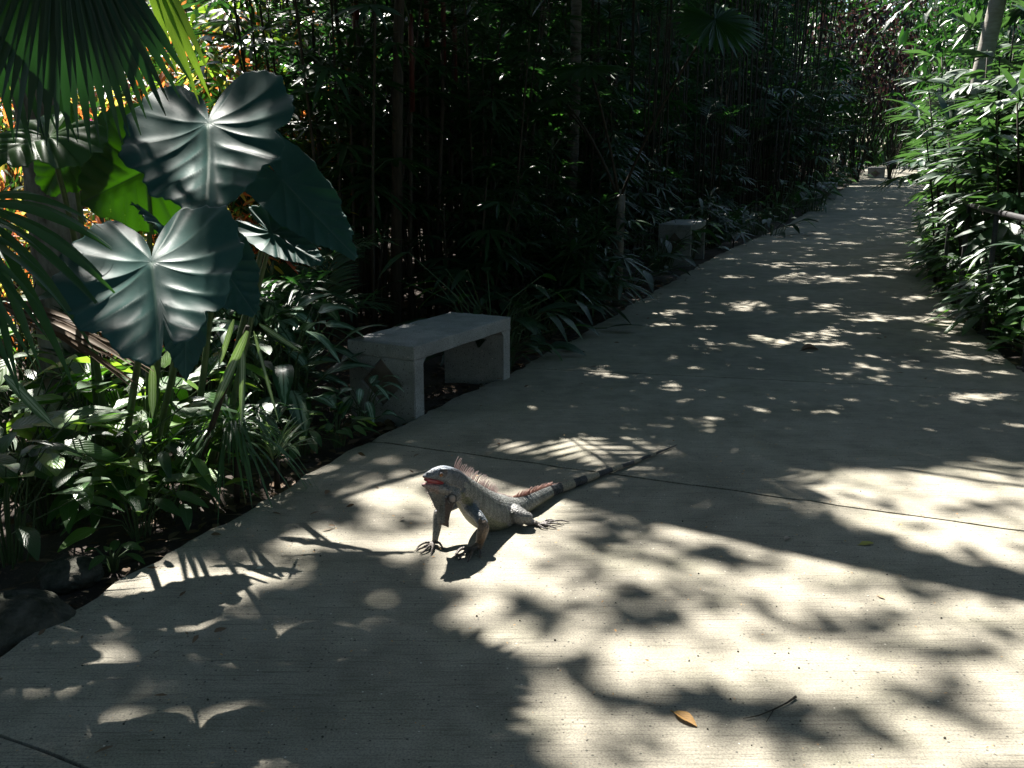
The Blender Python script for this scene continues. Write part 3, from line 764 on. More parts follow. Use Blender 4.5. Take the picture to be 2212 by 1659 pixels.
def frond(fg, st, r, base, h, L, el, arch, nl=26, ll=.42, lw=.028, rr=.010, t0=.18, vee=.5, dr=.3, tm=0):
    """feather frond: arching rib with leaflets on both sides"""
    T = np.linspace(0, 1, 9); d = np.array([h[0]*math.cos(el), h[1]*math.cos(el), math.sin(el)])
    C = base+d*(L*T)[:, None]; C[:, 2] -= arch*L*T**2
    C[:, :2] += np.array(h[:2])*(.12*arch*L*T**2)[:, None]
    st.tube(C, rr*(1-.82*T), 5, m=tm)
    side0 = unit(np.cross(d, Z3)); b = r.random(2)
    for i in range(nl):
        t = t0+(1-t0)*(i+.5)/nl
        p = np.array([np.interp(t, T, C[:, k]) for k in range(3)]); q = np.array([np.interp(min(1, t+.03), T, C[:, k]) for k in range(3)]); tg = unit(q-p) if t < .98 else d
        up = unit(np.cross(side0, tg)); 
        for s in (-1, 1):
            l = ll*math.sin(math.pi*(.18+.74*(1-t) if t > .5 else .25+.9*t))**.6*U(r, .9, 1.08)
            D = side0*s*1.0+tg*(.55+.5*t)+up*vee*U(r, .5, 1.1)
            fg.put(p, unit(D), up, max(l, .1), lw*U(r, .8, 1.15), dr*U(r, .7, 1.4), np.clip(b+U(r, -.1, .1, 2), 0, 1))
def feather_palm(seed, fronds=10, L=(1.4, 2.2), el=(.7, 1.35), z0=.1, leafmat='pinnate', stems=None, ll=.4, nl=24, name='feather_palm', cane='cane', lw=.028):
    r = np.random.default_rng(seed); root = empty(name)
    st = MB(); lf = MB(); fg = Fingers()
    bases = [np.array([0, 0, z0])]
    if stems:
        bases = []
        n, hmin, hmax, rad_, sp = stems
        for i in range(n):
            a = U(r, 0, 6.28); q = sp*math.sqrt(r.random()); b = np.array([q*math.cos(a), q*math.sin(a), -.08]); H = U(r, hmin, hmax)
            ln = np.array([math.cos(a), math.sin(a), 0])*U(r, .0, .09)*H; top = b+ln+Z3*H
            st.tube([b, b+(top-b)*.33+U(r, -.015, .015, 3), b+(top-b)*.66+U(r, -.02, .02, 3), top], [rad_*1.15, rad_, rad_*.95, rad_*.8], 7, m=0)
            bases.append(top)
            if cane == 'redcane':
                st.tube([top-Z3*.75, top-Z3*.05, top+Z3*.1], [rad_*1.12, rad_*1.2, rad_*.9], 7, m=2)
    for bb in bases:
        k = fronds if not stems else max(1, int(round(fronds*U(r, .7, 1.3))))
        for j in range(k):
            a = U(r, 0, 6.28)
            frond(fg, st, r, bb, (math.cos(a), math.sin(a)), U(r, *L), U(r, *el), U(r, .25, .6), nl, ll, lw, tm=1)
    fg.flush(lf, 'finger', .15, 4)
    st.build('stem', [MAT['cane'], MAT['stem'], MAT['redcane']], root); lf.build('foliage', MAT[leafmat], root)
    return root
def broad_plant(seed, n=16, h=(.25, .6), L=(.16, .30), wr=.42, mat='broad', droop=.25, name='broadleaf_plant', prof='ovate', spread=.25, matn=None, stemh=0, S=6, up=.3):
    r = np.random.default_rng(seed); root = empty(name); st = MB(); lf = MB(); fg = Fingers(); fg2 = Fingers()
    for i in range(n):
        a = i*2.4+U(r, -.4, .4); q = spread*r.random()*.35; b = np.array([q*math.cos(a), q*math.sin(a), -.06+stemh*r.random()]); H = U(r, *h)
        o = np.array([math.cos(a), math.sin(a), 0]); out = spread*U(r, .4, 1.1)
        e = b+o*out+Z3*H*U(r, .8, 1.1)
        m = b+o*out*.25+Z3*H*.62
        st.tube([b, m, e], [.006, .005, .0035], 5, caps=False)
        d = unit(o*1.0+Z3*U(r, -up, up*1.6)); nn = unit(Z3+o*-.3+U(r, -.35, .35, 3)); l = U(r, *L)
        (fg2 if (matn and r.random() < .25) else fg).put(e, d, nn, l, l*wr*U(r, .85, 1.1), droop*U(r, .5, 1.6), r.random(2))
    fg.flush(lf, prof, .16, S, 0, wave=.08)
    fg2.flush(lf, prof, .16, S, 1, wave=.08)
    st.build('stem', MAT['stem'], root); lf.build('foliage', [MAT[mat], MAT[matn or mat]], root)
    return root
def leafy_shrub(seed, n=420, R=(.7, .7, .9), zc=1.0, L=.11, W=.045, mats=('canopy',), probs=None, trunk=True, name='leafy_shrub', S=2, clumps=26):
    r = np.random.default_rng(seed); root = empty(name); st = MB(); lf = MB()
    cc = []
    for k in range(clumps):
        v = r.normal(0, 1, 3); v /= np.linalg.norm(v); v *= r.random()**.45
        cc.append(np.array([v[0]*R[0], v[1]*R[1], zc+v[2]*R[2]]))
    cc = np.array(cc)
    idx = r.integers(0, clumps, n); P = cc[idx]+r.normal(0, 1, (n, 3))*np.array(R)*.17
    P[:, 2] = np.maximum(P[:, 2], .04)
    D = nrmz(P-cc[idx]+r.normal(0, .06, (n, 3))+np.array([0, 0, -.04])); Nn = nrmz(r.normal(0, .5, (n, 3))+Z3)
    pk = r.choice(len(mats), n, p=probs)
    for m in range(len(mats)):
        s = pk == m
        if s.any(): lf.blades(P[s], D[s], Nn[s], r.uniform(.7, 1.25, s.sum())*L, r.uniform(.75, 1.2, s.sum())*W, r.uniform(.1, .5, s.sum()), 'lance', .2, S, m, rnd=r.random((s.sum(), 2)))
    b = np.array([0, 0, -.08])
    for c in cc[::2]:
        m = b+(c-b)*.5+np.append(r.normal(0, .05*R[0], 2), .1*R[2]); st.tube([b+np.append(r.normal(0, .04, 2), 0), m, c], [.014, .010, .004], 5, caps=False)
    st.build('stem', MAT['cane'], root); lf.build('foliage', [MAT[m] for m in mats], root)
    return root
def spiky_tuft(seed, n=70, L=(.25, .42), W=.011, mat='blade', z0=.22, el=(.1, 1.3), droop=.9, name='spiky_tuft_plant'):
    r = np.random.default_rng(seed); root = empty(name); lf = MB(); st = MB()
    a = r.uniform(0, 6.28, n); e = r.uniform(el[0], el[1], n)
    D = np.stack([np.cos(a)*np.cos(e), np.sin(a)*np.cos(e), np.sin(e)], 1)
    P = np.tile([0, 0, z0], (n, 1))+r.normal(0, .012, (n, 3))
    lf.blades(P, D, np.tile(Z3, (n, 1))+D*.1, r.uniform(L[0], L[1], n), W*r.uniform(.7, 1.3, n), droop*r.uniform(.6, 1.3, n), 'strap', .3, 7)
    st.tube([(0, 0, -.06), (.01, 0, z0*.5), (0, 0, z0)], [.014, .013, .016], 6)
    st.build('stem', MAT['cane'], root); lf.build('foliage', MAT[mat], root)
    return root
def litter(name, n, xf, yr, label, mat, L=(.03, .09), seed=1, z=-.05):
    r = np.random.default_rng(seed); mb = MB()
    y = r.uniform(*yr, n); x = xf(y, r.random(n)); a = r.uniform(0, 6.28, n)
    D = np.stack([np.cos(a), np.sin(a), r.uniform(-.1, .25, n)], 1); l = r.uniform(*L, n)
    mb.blades(np.stack([x, y, z+r.random(n)*.02], 1), D, nrmz(r.normal(0, .35, (n, 3))+Z3), l, l*r.uniform(.25, .5, n), .1, 'lance', .25, 3)
    o = mb.build(name, mat); tag(o, label, name.replace('_', ' '), kind='stuff'); return o

# ------------------------------------------------------------------ elephant ears: heart-shaped quilted leaves
def earmat(name, c1, c2, vein, trans, tf, rough=.34, spec=.55):
    m, nt, nd, lk = newmat(name)
    var = N(nt, 'ShaderNodeUVMap', uv_map='var'); s = nd.new('ShaderNodeSeparateXYZ'); lk.new(var.outputs[0], s.inputs[0])
    co = objco(nt); nz = noise(nt, co, 9, 5); n2 = noise(nt, co, 70, 4)
    c = mixc(nt, c1, c2, ramp(nt, nz, [(.35, (0, 0, 0)), (.65, (1, 1, 1))]))
    c = mixc(nt, c, vein, s.outputs[0])
    c = mixc(nt, c, (.28, .25, .14), math_(nt, 'MULTIPLY', math_(nt, 'GREATER_THAN', n2, .70), .35))
    pb = nd.new('ShaderNodeBsdfPrincipled'); lk.new(c, pb.inputs['Base Color']); lk.new(math_(nt, 'ADD', rough-.06, math_(nt, 'MULTIPLY', nz, .14)), pb.inputs['Roughness']); pb.inputs['Specular IOR Level'].default_value = spec
    lk.new(bump(nt, math_(nt, 'ADD', math_(nt, 'MULTIPLY', s.outputs[0], -1.0), math_(nt, 'MULTIPLY', n2, .5)), .3, .002), pb.inputs['Normal'])
    tr = nd.new('ShaderNodeBsdfTranslucent'); lk.new(mixc(nt, trans, (.03, .10, .01), math_(nt, 'MULTIPLY', s.outputs[0], .85)), tr.inputs[0])
    mx = nd.new('ShaderNodeMixShader'); mx.inputs[0].default_value = tf; lk.new(pb.outputs[0], mx.inputs[1]); lk.new(tr.outputs[0], mx.inputs[2])
    out = nd.new('ShaderNodeOutputMaterial'); lk.new(mx.outputs[0], out.inputs[0]); return m
MAT['ear'] = earmat('elephant_ear_leaf', (.036, .098, .090), (.052, .122, .108), (.10, .18, .14), (.10, .30, .03), .18, .45, .13)
MAT['ear_backlit'] = earmat('backlit_elephant_ear_leaf', (.06, .13, .045), (.08, .16, .05), (.10, .16, .07), (.21, .42, .03), .42, .45, .3)  # paler than the other ears: sun shining through is put into the colour
OUT = np.array([(0, 1.16), (10, 1.06), (22, .98), (44, .93), (62, .98), (78, 1.0), (100, 1.02), (120, .97), (138, .88), (152, .74), (163, .52), (171, .28), (178, .07), (180, .05)])
def ear_leaf(A, T, side, hw, cup=.25, quilt=.03, flip=1, seed=0, notch=(), wav=.03, droop=.35, lobe=.15, mat=None, name='leaf', parent=None, lt=None, origin=None):
    """A attach point, T tip, side: direction of the leaf's width, hw: half width"""
    r = np.random.default_rng(seed)
    A = np.array(A); T = np.array(T); ty = T-A; Lt = np.linalg.norm(ty); ty = ty/Lt
    sx = np.array(side, float); sx = unit(sx-ty*np.dot(sx, ty)); n = np.cross(sx, ty)*flip
    nth, nr = 240, 36
    th = np.linspace(-np.pi, np.pi, nth+1)
    deg = np.abs(np.degrees(th))
    R = np.interp(deg, OUT[:, 0], OUT[:, 1])
    k = np.ones(5)/5; R = np.convolve(np.concatenate([R[-5:-1], R, R[1:5]]), k, 'same')[4:-4]
    sc_y = Lt/1.16/hw
    Rw = R*(1+.022*np.sin(th*11+r.uniform(0, 6))+.015*np.sin(th*23+r.uniform(0, 6))+.010*np.sin(th*47))
    for (a0, wd, dp) in notch: Rw = Rw*(1-dp*np.exp(-((np.degrees(th)-a0)/wd)**2))
    rr = np.linspace(0, 1, nr+1)[1:]**.85
    X = (rr[:, None]*Rw[None]*np.sin(th)[None]); Y = (rr[:, None]*Rw[None]*np.cos(th)[None])
    ax = np.abs(X)
    s0 = Y-.50*ax
    ph = np.where(s0 > 0, s0*4.4, -np.arctan2(-s0, ax+.02)*2.7)+.5*np.sign(X)*.15
    fr = np.abs((ph+.0) % 1-.5)*2          # 1 at the vein, 0 between veins
    rad_ = np.sqrt(X**2+Y**2)
    qa = np.clip(rad_*2.2, 0, 1)*np.clip(ax*6, 0, 1)
    h = quilt*qa*(1-fr**2.2)
    vein = np.clip((fr-.93)/.07, 0, 1)*.55*np.clip(1.2-rad_*.6, .2, 1)
    mid = np.clip(1-np.abs(X)/(.022*(1.25-Y/1.4)), 0, 1)*(Y > 0); vein = np.maximum(vein, mid)
    h = h-.02*np.exp(-(ax/.05)**2)*(Y > 0)
    h = h-cup*X**2*.55-droop*np.clip(Y, 0, 2)**2*.45-lobe*np.clip(-Y, 0, 2)**2+.06*np.exp(-(rad_/.25)**2)*-1
    h = h+wav*rad_**2*np.sin(th*7+r.uniform(0, 6))[None]+wav*.6*rad_**3*np.sin(th*15+r.uniform(0, 6))[None]
    Pw = A+sx*(X*hw)[..., None]+ty*(Y*hw*sc_y)[..., None]+n*(h*hw)[..., None]
    V = np.concatenate([[A+n*-.06*hw], Pw.reshape(-1, 3)])
    w = nth+1; f = [(0, 1+j, 1+j+1, 0) for j in range(nth)]
    for i in range(nr-1):
        for j in range(nth): f.append((1+i*w+j, 1+(i+1)*w+j, 1+(i+1)*w+j+1, 1+i*w+j+1))
    var = np.concatenate([[1.0], vein.reshape(-1)]); mb = MB()
    if origin is not None: V = V-np.array(origin)
    mb.add(V, f, np.zeros((len(V), 2)), np.stack([var, var*0], 1))
    o = mb.build(name, mat or MAT['ear'], parent); md = o.modifiers.new('t', 'SOLIDIFY'); md.thickness = .0012; md.offset = -1
    return o
LIT = []            # (x, y, z, radius): spots the sun reaches
def keep_lit(p, r, f=False): LIT.append((p[0]+SUNH[0]*p[2], p[1]+SUNH[1]*p[2], r, f))
def put(o, x, y, rz=0, s=1.0, label=None, cat=None, group=None, z=0):
    o.location = (x, y, z); o.rotation_euler = (0, 0, rz); o.scale = (s, s, s); return tag(o, label, cat, group)

LG = np.zeros((700, 600), bool)          # 5 cm cells of the ground seen along the sun's rays through leaves that stand in full sun
def mark(co, grow=1):
    gx = ((co[:, 0]+SUNH[0]*co[:, 2]+10)/.05).astype(int); gy = ((co[:, 1]+SUNH[1]*co[:, 2]+5)/.05).astype(int)
    for a in range(-grow, grow+1):
        for b in range(-grow, grow+1): LG[np.clip(gx+a, 0, 699), np.clip(gy+b, 0, 599)] = True
def mark_obj(o, origin, grow=0, lim=None):
    n = len(o.data.vertices); c = np.empty(n*3, np.float32); o.data.vertices.foreach_get('co', c); mark(c.reshape(-1, 3)[:lim]+np.array(origin), grow)
ig = build_iguana()
mark_obj([c for c in ig.children if c.name == 'body'][0], ig.location, 1)


# ---- benches
BG = 'concrete benches along the path'
def place_bench(b, x, y, ang, L, W):
    dx = np.array([math.cos(ang), math.sin(ang)]); dy = np.array([math.sin(ang), -math.cos(ang)])
    c = np.array([x, y])+dx*L/2-dy*W/2; b.location = (c[0], c[1], 0); b.rotation_euler = (0, 0, ang)
b1 = make_bench(1.15, .46, .405, 'nearest concrete bench, weathered slab seat with a sunken brown diamond in its end wall', BG, 1)
for q in ((-.62, 5.6), (-.50, 5.45), (-.72, 5.75), (-.45, 5.75), (-.60, 6.05)): keep_lit((q[0], q[1], .4), .075)
c = G(898, 901); place_bench(b1, c[0], c[1], math.atan2(.93, .49), 1.15, .46)
for lab, (px, py), tang in (('second concrete bench up the path, half hidden by striped leaves', (1490, 562), (.36, .93)), ('third concrete bench in deep shade where the path begins to narrow', (1800, 432), (.33, .94)),
                            ('farthest concrete bench, its top catching sun where the path bends away', (1900, 385), (.38, .92))):
    b = copy_tree(b1); b['label'] = lab; c = G(px, py)
    place_bench(b, c[0], c[1], math.atan2(tang[1], tang[0]), 1.15, .46)
    if py < 400: b.scale = (2.0, 2.0, 1.6); keep_lit((c[0]-1, c[1], .5), 1.6)
    elif py < 500: b.scale = (1.3, 1.3, 1.3)
    else: b.scale = (1, 1, 1.2)

# ---- pipe handrail at the right edge of the path
MAT['pipe'] = simplemat('painted_pipe', (.035, .035, .04), (.075, .07, .07), 30, .5, .2, .001)
hr = empty('pipe_handrail', (3.53, 6.6, 0), 0, 'dark metal pipe handrail along the right path edge, half buried in lady palm leaves', 'handrail')
def hp(y, z): return np.array([xr(y)+.03-3.53, y-6.6, z])
mb = MB(); mb.tube([hp(y, 1.0-.004*(y-6)) for y in np.linspace(1.5, 12.4, 24)], .024, 10); mb.build('rail', MAT['pipe'], hr)
for y in (2.55, 3.9, 5.25, 6.6, 7.95, 9.3, 10.65, 12.0):
    mb = MB(); mb.tube([hp(y, -.1), hp(y, .5), hp(y, .99)], .021, 10)
    mb.tube([hp(y, -.02), hp(y, .012)], .05, 12); mb.build('post', MAT['pipe'], hr)

# ---- elephant ear plant
eb = np.array([-1.72, 4.35, 0.])
ear = empty('elephant_ear_plant', eb, 0, 'giant elephant ear plant with huge quilted heart-shaped leaves left of the path', 'plant')
def pet(A, bx, by, mid=None, r=.011):
    A = np.array(A)-eb; b = np.array([bx, by, -.08])-np.array([eb[0], eb[1], 0]); m = b*.35+A*.65+np.array([0, .10, .14*A[2]]) if mid is None else np.array(mid)-eb
    t = np.linspace(0, 1, 9)[:, None]; C = (1-t)**2*b+2*t*(1-t)*m+t*t*A
    mb = MB(); mb.tube(C, np.linspace(r*1.7, r*.75, 9), 8); return mb
PETM = simplemat('elephant_ear_stalk', (.05, .085, .035), (.085, .12, .05), 25, .4)
def eleaf(a, Ya, t, Yt, side, hwpx, base=(0, 0), stalk=True, lit=True, **k):
    A = PY(*a, Ya); T = PY(*t, Yt); hw = hwpx/FP*Ya
    o = ear_leaf(A, T, side, hw, origin=eb, parent=ear, **k)
    if stalk:
        p = pet(A, eb[0]+base[0], eb[1]+base[1]).build('stalk', PETM, o)
    if lit:
        mark_obj(o, eb, 0, 1+31*241)
    return o
eleaf((454, 277), 3.85, (450, 486), 3.44, (1, -.10, .02), 178, (0.05, 0), seed=1, cup=.20, droop=.12, lobe=.02, quilt=.026, wav=.035, notch=((72, 5, .16), (-58, 4, .10), (-118, 5, .06)))
eleaf((332, 577), 3.02, (352, 812), 2.66, (1, -.05, .0), 192, (-.1, -.1), seed=5, cup=.28, droop=.28, lobe=-.08, quilt=.028, wav=.04, notch=((6, 3, .35), (38, 3, .12), (-40, 4, .08), (70, 4, .06)))
eleaf((318, 368), 3.98, (172, 440), 3.86, (-.35, -.25, -1), 138, (-.05, .15), seed=9, flip=-1, cup=.15, droop=.2, quilt=.05, wav=.03, mat=MAT['ear_backlit'])
eleaf((100, 288), 3.65, (-45, 345), 3.45, (.35, .9, .42), 130, (-.2, .1), seed=12, cup=.4, droop=.2, lobe=-.1, quilt=.05, wav=.05, mat=MAT['ear_backlit'])
eleaf((150, 318), 3.95, (85, 425), 3.98, (1, -.1, .2), 82, (-.3, .2), seed=14, flip=-1, cup=.2, quilt=.05, mat=MAT['ear_backlit'])
eleaf((360, 500), 3.78, (290, 432), 3.85, (.7, .2, -.9), 62, (0, 0), seed=16, cup=.6, quilt=.09, wav=.05)
eleaf((612, 392), 4.35, (775, 566), 4.15, (.45, .5, .75), 74, (.25, .1), seed=18, cup=.25, quilt=.04, lit=False)
eleaf((590, 505), 4.30, (705, 578), 4.12, (.6, .4, .65), 48, (.3, .1), seed=21, cup=.5, quilt=.06, lit=False)
eleaf((470, 560), 4.0, (560, 690), 3.85, (.8, .15, .5), 75, (.2, 0), seed=23, cup=.3, quilt=.05, lit=False)
eleaf((400, 700), 3.62, (402, 822), 3.58, (1, .1, 0), 48, (0, 0), seed=25, cup=.3, quilt=.04, lit=False)

# ---- fan palm whose leaves hang in from above at the top left, and the one that throws the round shade
def big_fan(parent, hub, n, down, L, seg, span, W, seed, droop=.35, origin=(0, 0, 0), mat='fan', fuse=.0, name='frond', base=None, stiff=1):
    r = np.random.default_rng(seed); hub = np.array(hub); d = unit(down); s = unit(np.cross(d, n)); mb = MB(); fg = Fingers(); b = r.random(2)
    for i in range(seg):
        a = (i/(seg-1)-.5)*span
        D = math.cos(a)*d+math.sin(a)*s; l = L*(1-.12*(abs(a)*2/span)**2)*U(r, .93, 1.05)
        fg.put(hub-np.array(origin), D, unit(n)+s*(.35 if i % 2 else -.35), l, W*U(r, .9, 1.1), droop*U(r, .8, 1.3), np.clip(b+U(r, -.25, .25, 2), 0, 1))
    fg.flush(mb, 'seg', .22, 9)
    o = mb.build(name, MAT[mat], parent)
    if base is not None:
        m2 = MB(); h = hub-np.array(origin); bb = np.array(base)-np.array(origin); m = (h+bb)/2+Z3*.25
        t = np.linspace(0, 1, 8)[:, None]; m2.tube((1-t)**2*bb+2*t*(1-t)*m+t*t*h, np.linspace(.016, .009, 8), 7); m2.build('stalk', MAT['cane'], o)
    return o
fpb = np.array([-2.62, 5.6, 0.])
fp = empty('fan_palm', fpb, 0, 'fan palm, thick mottled trunk behind the elephant ears, long fingered leaves hanging in', 'palm')
mb = MB(); t = np.linspace(0, 1, 26); r = np.random.default_rng(4)
mb.tube([(.05*math.sin(k*4)-.03, .03*math.cos(k*3), -.1+3.6*k) for k in t], .155-.02*t+.006*np.sin(t*90), 20)
MAT['bark'] = simplemat('mottled_palm_bark', (.055, .045, .035), (.21, .20, .175), 11, .9, .8, .012, stretch=(1, 1, .45))
MAT['graybark'] = simplemat('ringed_palm_bark', (.05, .042, .035), (.17, .15, .125), 9, .85, .6, .006, stretch=(.6, .6, 5))
mb.build('trunk', MAT['bark'], fp)
cr = fpb+np.array([0, 0, 3.35])
def hubp(px, py, Y): return np.array(PY(px, py, Y))
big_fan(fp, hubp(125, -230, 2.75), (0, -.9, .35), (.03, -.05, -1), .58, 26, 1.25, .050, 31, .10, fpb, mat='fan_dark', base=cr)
big_fan(fp, hubp(270, -190, 3.0), (0.1, -.9, .3), (.40, .05, -1), .50, 4, .22, .042, 32, .12, fpb, mat='broad_lime', base=cr)  # lime colour stands in for sunlight coming through these segments
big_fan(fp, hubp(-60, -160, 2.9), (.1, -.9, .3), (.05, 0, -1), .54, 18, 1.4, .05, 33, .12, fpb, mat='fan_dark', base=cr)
big_fan(fp, np.array([-.30-.28*4.0, 2.40+.72*4.0, 4.0]), (-.25, .6, .85), (.55, -.75, -.1), .42, 44, 5.9, .12, 34, .06, fpb, base=cr)
big_fan(fp, np.array([-2.9, 5.0, 3.1]), (-.2, .5, .85), (-.5, -.6, .1), .75, 32, 4.2, .06, 36, .2, fpb, base=cr)
# low young fan palm reaching in at the left edge
lf2 = empty('young_fan_palm', (-2.6, 3.4, 0), 0, 'dark drooping fan palm leaf reaching in at the left edge over the elephant ears', 'palm')
o2 = np.array([-2.6, 3.4, 0.])
big_fan(lf2, hubp(-70, 445, 2.95), (0, -.75, .65), (.85, -.15, -.25), .44, 13, 2.2, .045, 41, .55, o2, base=o2+np.array([0, 0, -.1]))
big_fan(lf2, hubp(-150, 520, 2.8), (0, -.75, .65), (.85, -.05, .35), .40, 9, 1.6, .04, 42, .75, o2, base=o2+np.array([0, 0, -.1]))

# dead frond lying over the undergrowth at the left
df = MB(); r = np.random.default_rng(9); fg = Fingers(); a0 = np.array(PY(-40, 640, 3.75)); a1 = np.array(PY(240, 745, 3.7)); dd = a1-a0
for k in range(26):
    p = a0+dd*U(r, 0, .5)+U(r, -.03, .03, 3); fg.put(p, unit(dd+U(r, -.10, .10, 3)), unit(np.array([U(r, -.5, .5), -.5, 1])), U(r, .3, .5), U(r, .012, .026), U(r, .02, .2), r.random(2))
fg.flush(df, 'finger', .4, 5); df.tube([a0-dd*.3, a0+dd*.6], [.010, .005], 6)
o = df.build('dead_palm_frond', MAT['dead']); tag(o, 'dry brown shredded palm frond lying across the undergrowth beneath the lower big heart-shaped leaf', 'dead frond'); keep_lit(a0+dd*.7, .25)

# ---- near left undergrowth
GL = 'broadleaf plants at the near left edge'
kl = keep_lit
bp = [broad_plant(101, 24, (.22, .58), (.22, .33), .44, 'broad', .22, spread=.32, matn='broad_lime'), broad_plant(102, 22, (.15, .5), (.18, .28), .42, 'broad', .3, spread=.34, matn='broad_lime'), broad_plant(103, 28, (.25, .8), (.18, .28), .38, 'broad_dark', .3, spread=.36, matn='broad')]
near = [(55, 1080, 0, 1.0, .3, 'glossy broadleaf plant at the left frame edge, one wide leaf catching bright sun'), (170, 1130, 1, .95, 1.2, 'broadleaf plant on tall thin stalks in front of the dark rock by the path edge'), (290, 1040, 0, .95, 2.1, 'broadleaf plant with glossy arching leaves right below the big torn heart-shaped leaf'),
        (120, 950, 1, 1.1, 3.3, 'lime and green broadleaf plant with upright pale yellow-green young leaves'), (360, 960, 1, .8, 4.0, 'bright backlit green broadleaf plant beneath the tip of the lowest huge leaf'), (40, 900, 2, 1.1, 5.0, 'long-leaved green plant at the left frame edge under the dead frond'),
        (240, 900, 2, 1.0, .9, 'dark broadleaf plant behind the lime coloured young leaves'), (410, 1050, 0, .6, 2.7, 'small broadleaf plant left of the spiky tuft'), (-60, 1180, 0, 1.0, 1.9, 'shaded broadleaf plant above the dark rock in the lower left corner'),
        (330, 880, 2, 1.1, 2.2, 'dark leafy plant under the heart-shaped leaves, left of the hanging ribbon leaves'), (450, 960, 0, .8, 5.1, 'glossy plant behind the spiky tuft'), (540, 950, 2, .8, 3.3, 'dark low plant right behind the spiky tuft'), (120, 860, 0, 1.1, 3.0, 'green broadleaf plant glimpsed behind the dry palm frond'), (460, 860, 0, 1.0, .4, 'dark green plant right under the lower huge leaf'),
        (250, 1120, 1, .6, 5.5, 'low broadleaf plant standing between the seedling and the taller stalks'), (340, 1110, 2, .55, .7, 'small dark leafy plant in the soil left of the spiky tuft'), (20, 1230, 2, .7, 2.5, 'dark leafy plant rooted above the big corner rock'), (560, 1030, 2, .42, 4.4, 'tiny dark plant between the spiky and the striped tufts'), (730, 985, 0, .35, 1.0, 'tiny green plant just left of the small silver one'),
        (300, 1180, 0, .5, 1.5, 'low green plant at the soil edge between the seedling and the spiky tuft'), (395, 1120, 1, .6, 4.1, 'leafy green plant at the soil edge just left of the spiky tuft'), (110, 1150, 0, .85, 3.7, 'broadleaf plant spreading over the upper part of the corner rock'), (655, 1000, 1, .4, 2.2, 'small green plant at the soil edge right of the striped tuft'),
        (70, 990, 1, .9, 2.4, 'mixed green broadleaf plant between the frame edge and the lime young leaves')]
for i, (px, py, k, s, rz, lab) in enumerate(near):
    o = copy_tree(bp[k]); g = G(px, py, -.07); put(o, g[0], g[1], rz, s, lab, 'plant', GL); keep_lit((g[0], g[1], .45), .16+.1*(i % 3 == 0))
for o in bp: unlink_tree(o)
# lime young leaves
o = broad_plant(111, 7, (.50, .62), (.16, .2), .55, 'broad_lime', .1, spread=.12, up=.9, name='lime_leaf_plant'); g = G(190, 1010, -.07); put(o, g[0], g[1], .4, 1, 'young plant with pale lime cupped leaves glowing in the sun left of the torn leaf', 'plant'); keep_lit((g[0], g[1], .6), .25)
o = broad_plant(112, 6, (.50, .62), (.16, .2), .45, 'broad_lime', .1, spread=.16, up=.9, name='lime_leaf_plant'); g = G(330, 1010, -.07); put(o, g[0], g[1], 1.4, 1, 'backlit yellow-green leaves directly under the tip of the lower huge leaf', 'plant'); keep_lit((g[0], g[1], .6), .25)
# small seedling by the edge
o = broad_plant(113, 8, (.05, .14), (.07, .11), .45, 'broad', .25, spread=.07, name='seedling'); g = G(245, 1235, -.06); put(o, g[0], g[1], 0, 1.0, 'small pale green seedling growing in the dark soil just left of the path edge', 'seedling'); keep_lit((g[0], g[1], .1), .12)
# silver leaved plants
SG = 'silver patterned aglaonema plants by the near bench'
sv = broad_plant(121, 30, (.22, .72), (.23, .31), .48, 'silver', .4, spread=.27, name='silver_leaf_plant', up=.5)
put(sv, *G(622, 925, -.07)[:2], .5, 1.05, 'largest silver patterned plant, its pale leaves pressed against the near bench end', 'plant', SG)
for (px, py, s, rz, lab) in ((560, 890, 1.05, 2.0, 'silver patterned plant in shade behind the largest one, under the dark drooping leaf'), (790, 948, .42, 4.1, 'small low silver patterned plant at the foot of the near bench'), (560, 860, 1.0, 3.0, 'dim silver patterned plant at the back, left of the near bench')):
    o = copy_tree(sv); put(o, *G(px, py, -.07)[:2], rz, s, lab, 'plant', SG)
# spiky tufts and strap leaves
o = spiky_tuft(131, 130, (.30, .50), .011, 'blade', .27, (.0, 1.3), .95); g = G(512, 1085, -.06); put(o, g[0], g[1], 0, 1, 'spiky tuft of narrow arching grass-like leaves drooping onto the path edge', 'plant'); keep_lit((g[0]+.05, g[1]-.1, .15), .2)
o = spiky_tuft(132, 26, (.22, .34), .016, 'stripe', .10, (.5, 1.3), .35); g = G(598, 1055, -.06); put(o, g[0], g[1], 1, 1, 'upright white-striped strap-leaved tuft right of the spiky tuft', 'plant'); keep_lit((g[0], g[1], .2), .15)
sl = empty('strap_leaf_plant', (-1.45, 4.0, 0), 0, 'strap-leaved plant with long ribbon leaves hanging right of the lower huge leaf', 'plant'); so = np.array([-1.45, 4.0, 0.])
mb = MB(); fg = Fingers(); r = np.random.default_rng(13); top = np.array(PY(535, 705, 3.75))
for (a, b, w_) in (((535, 715), (455, 895), .034), ((525, 745), (522, 925), .024), ((548, 715), (603, 915), .013), ((330, 790), (329, 905), .03), ((505, 690), (470, 800), .02), ((560, 700), (650, 760), .02), ((10, 810), (120, 925), .04), ((0, 1000), (110, 960), .04)):
    A = np.array(PY(*a, 3.72)); B = np.array(PY(*b, 3.66)); L = np.linalg.norm(B-A); fg.put(A-so, unit(B-A), np.array([.15, -.9, .3]), L, w_, .0, r.random(2)); keep_lit((A+B)/2, .07)
for k in range(len(fg.P)):
    mb = MB(); mb.blades(fg.P[k], fg.D[k], fg.N[k], fg.L[k], fg.W[k], fg.dr[k], 'strap', .25, 8, rnd=fg.R[k][None]); mb.build('blade', MAT['stripe'], sl)
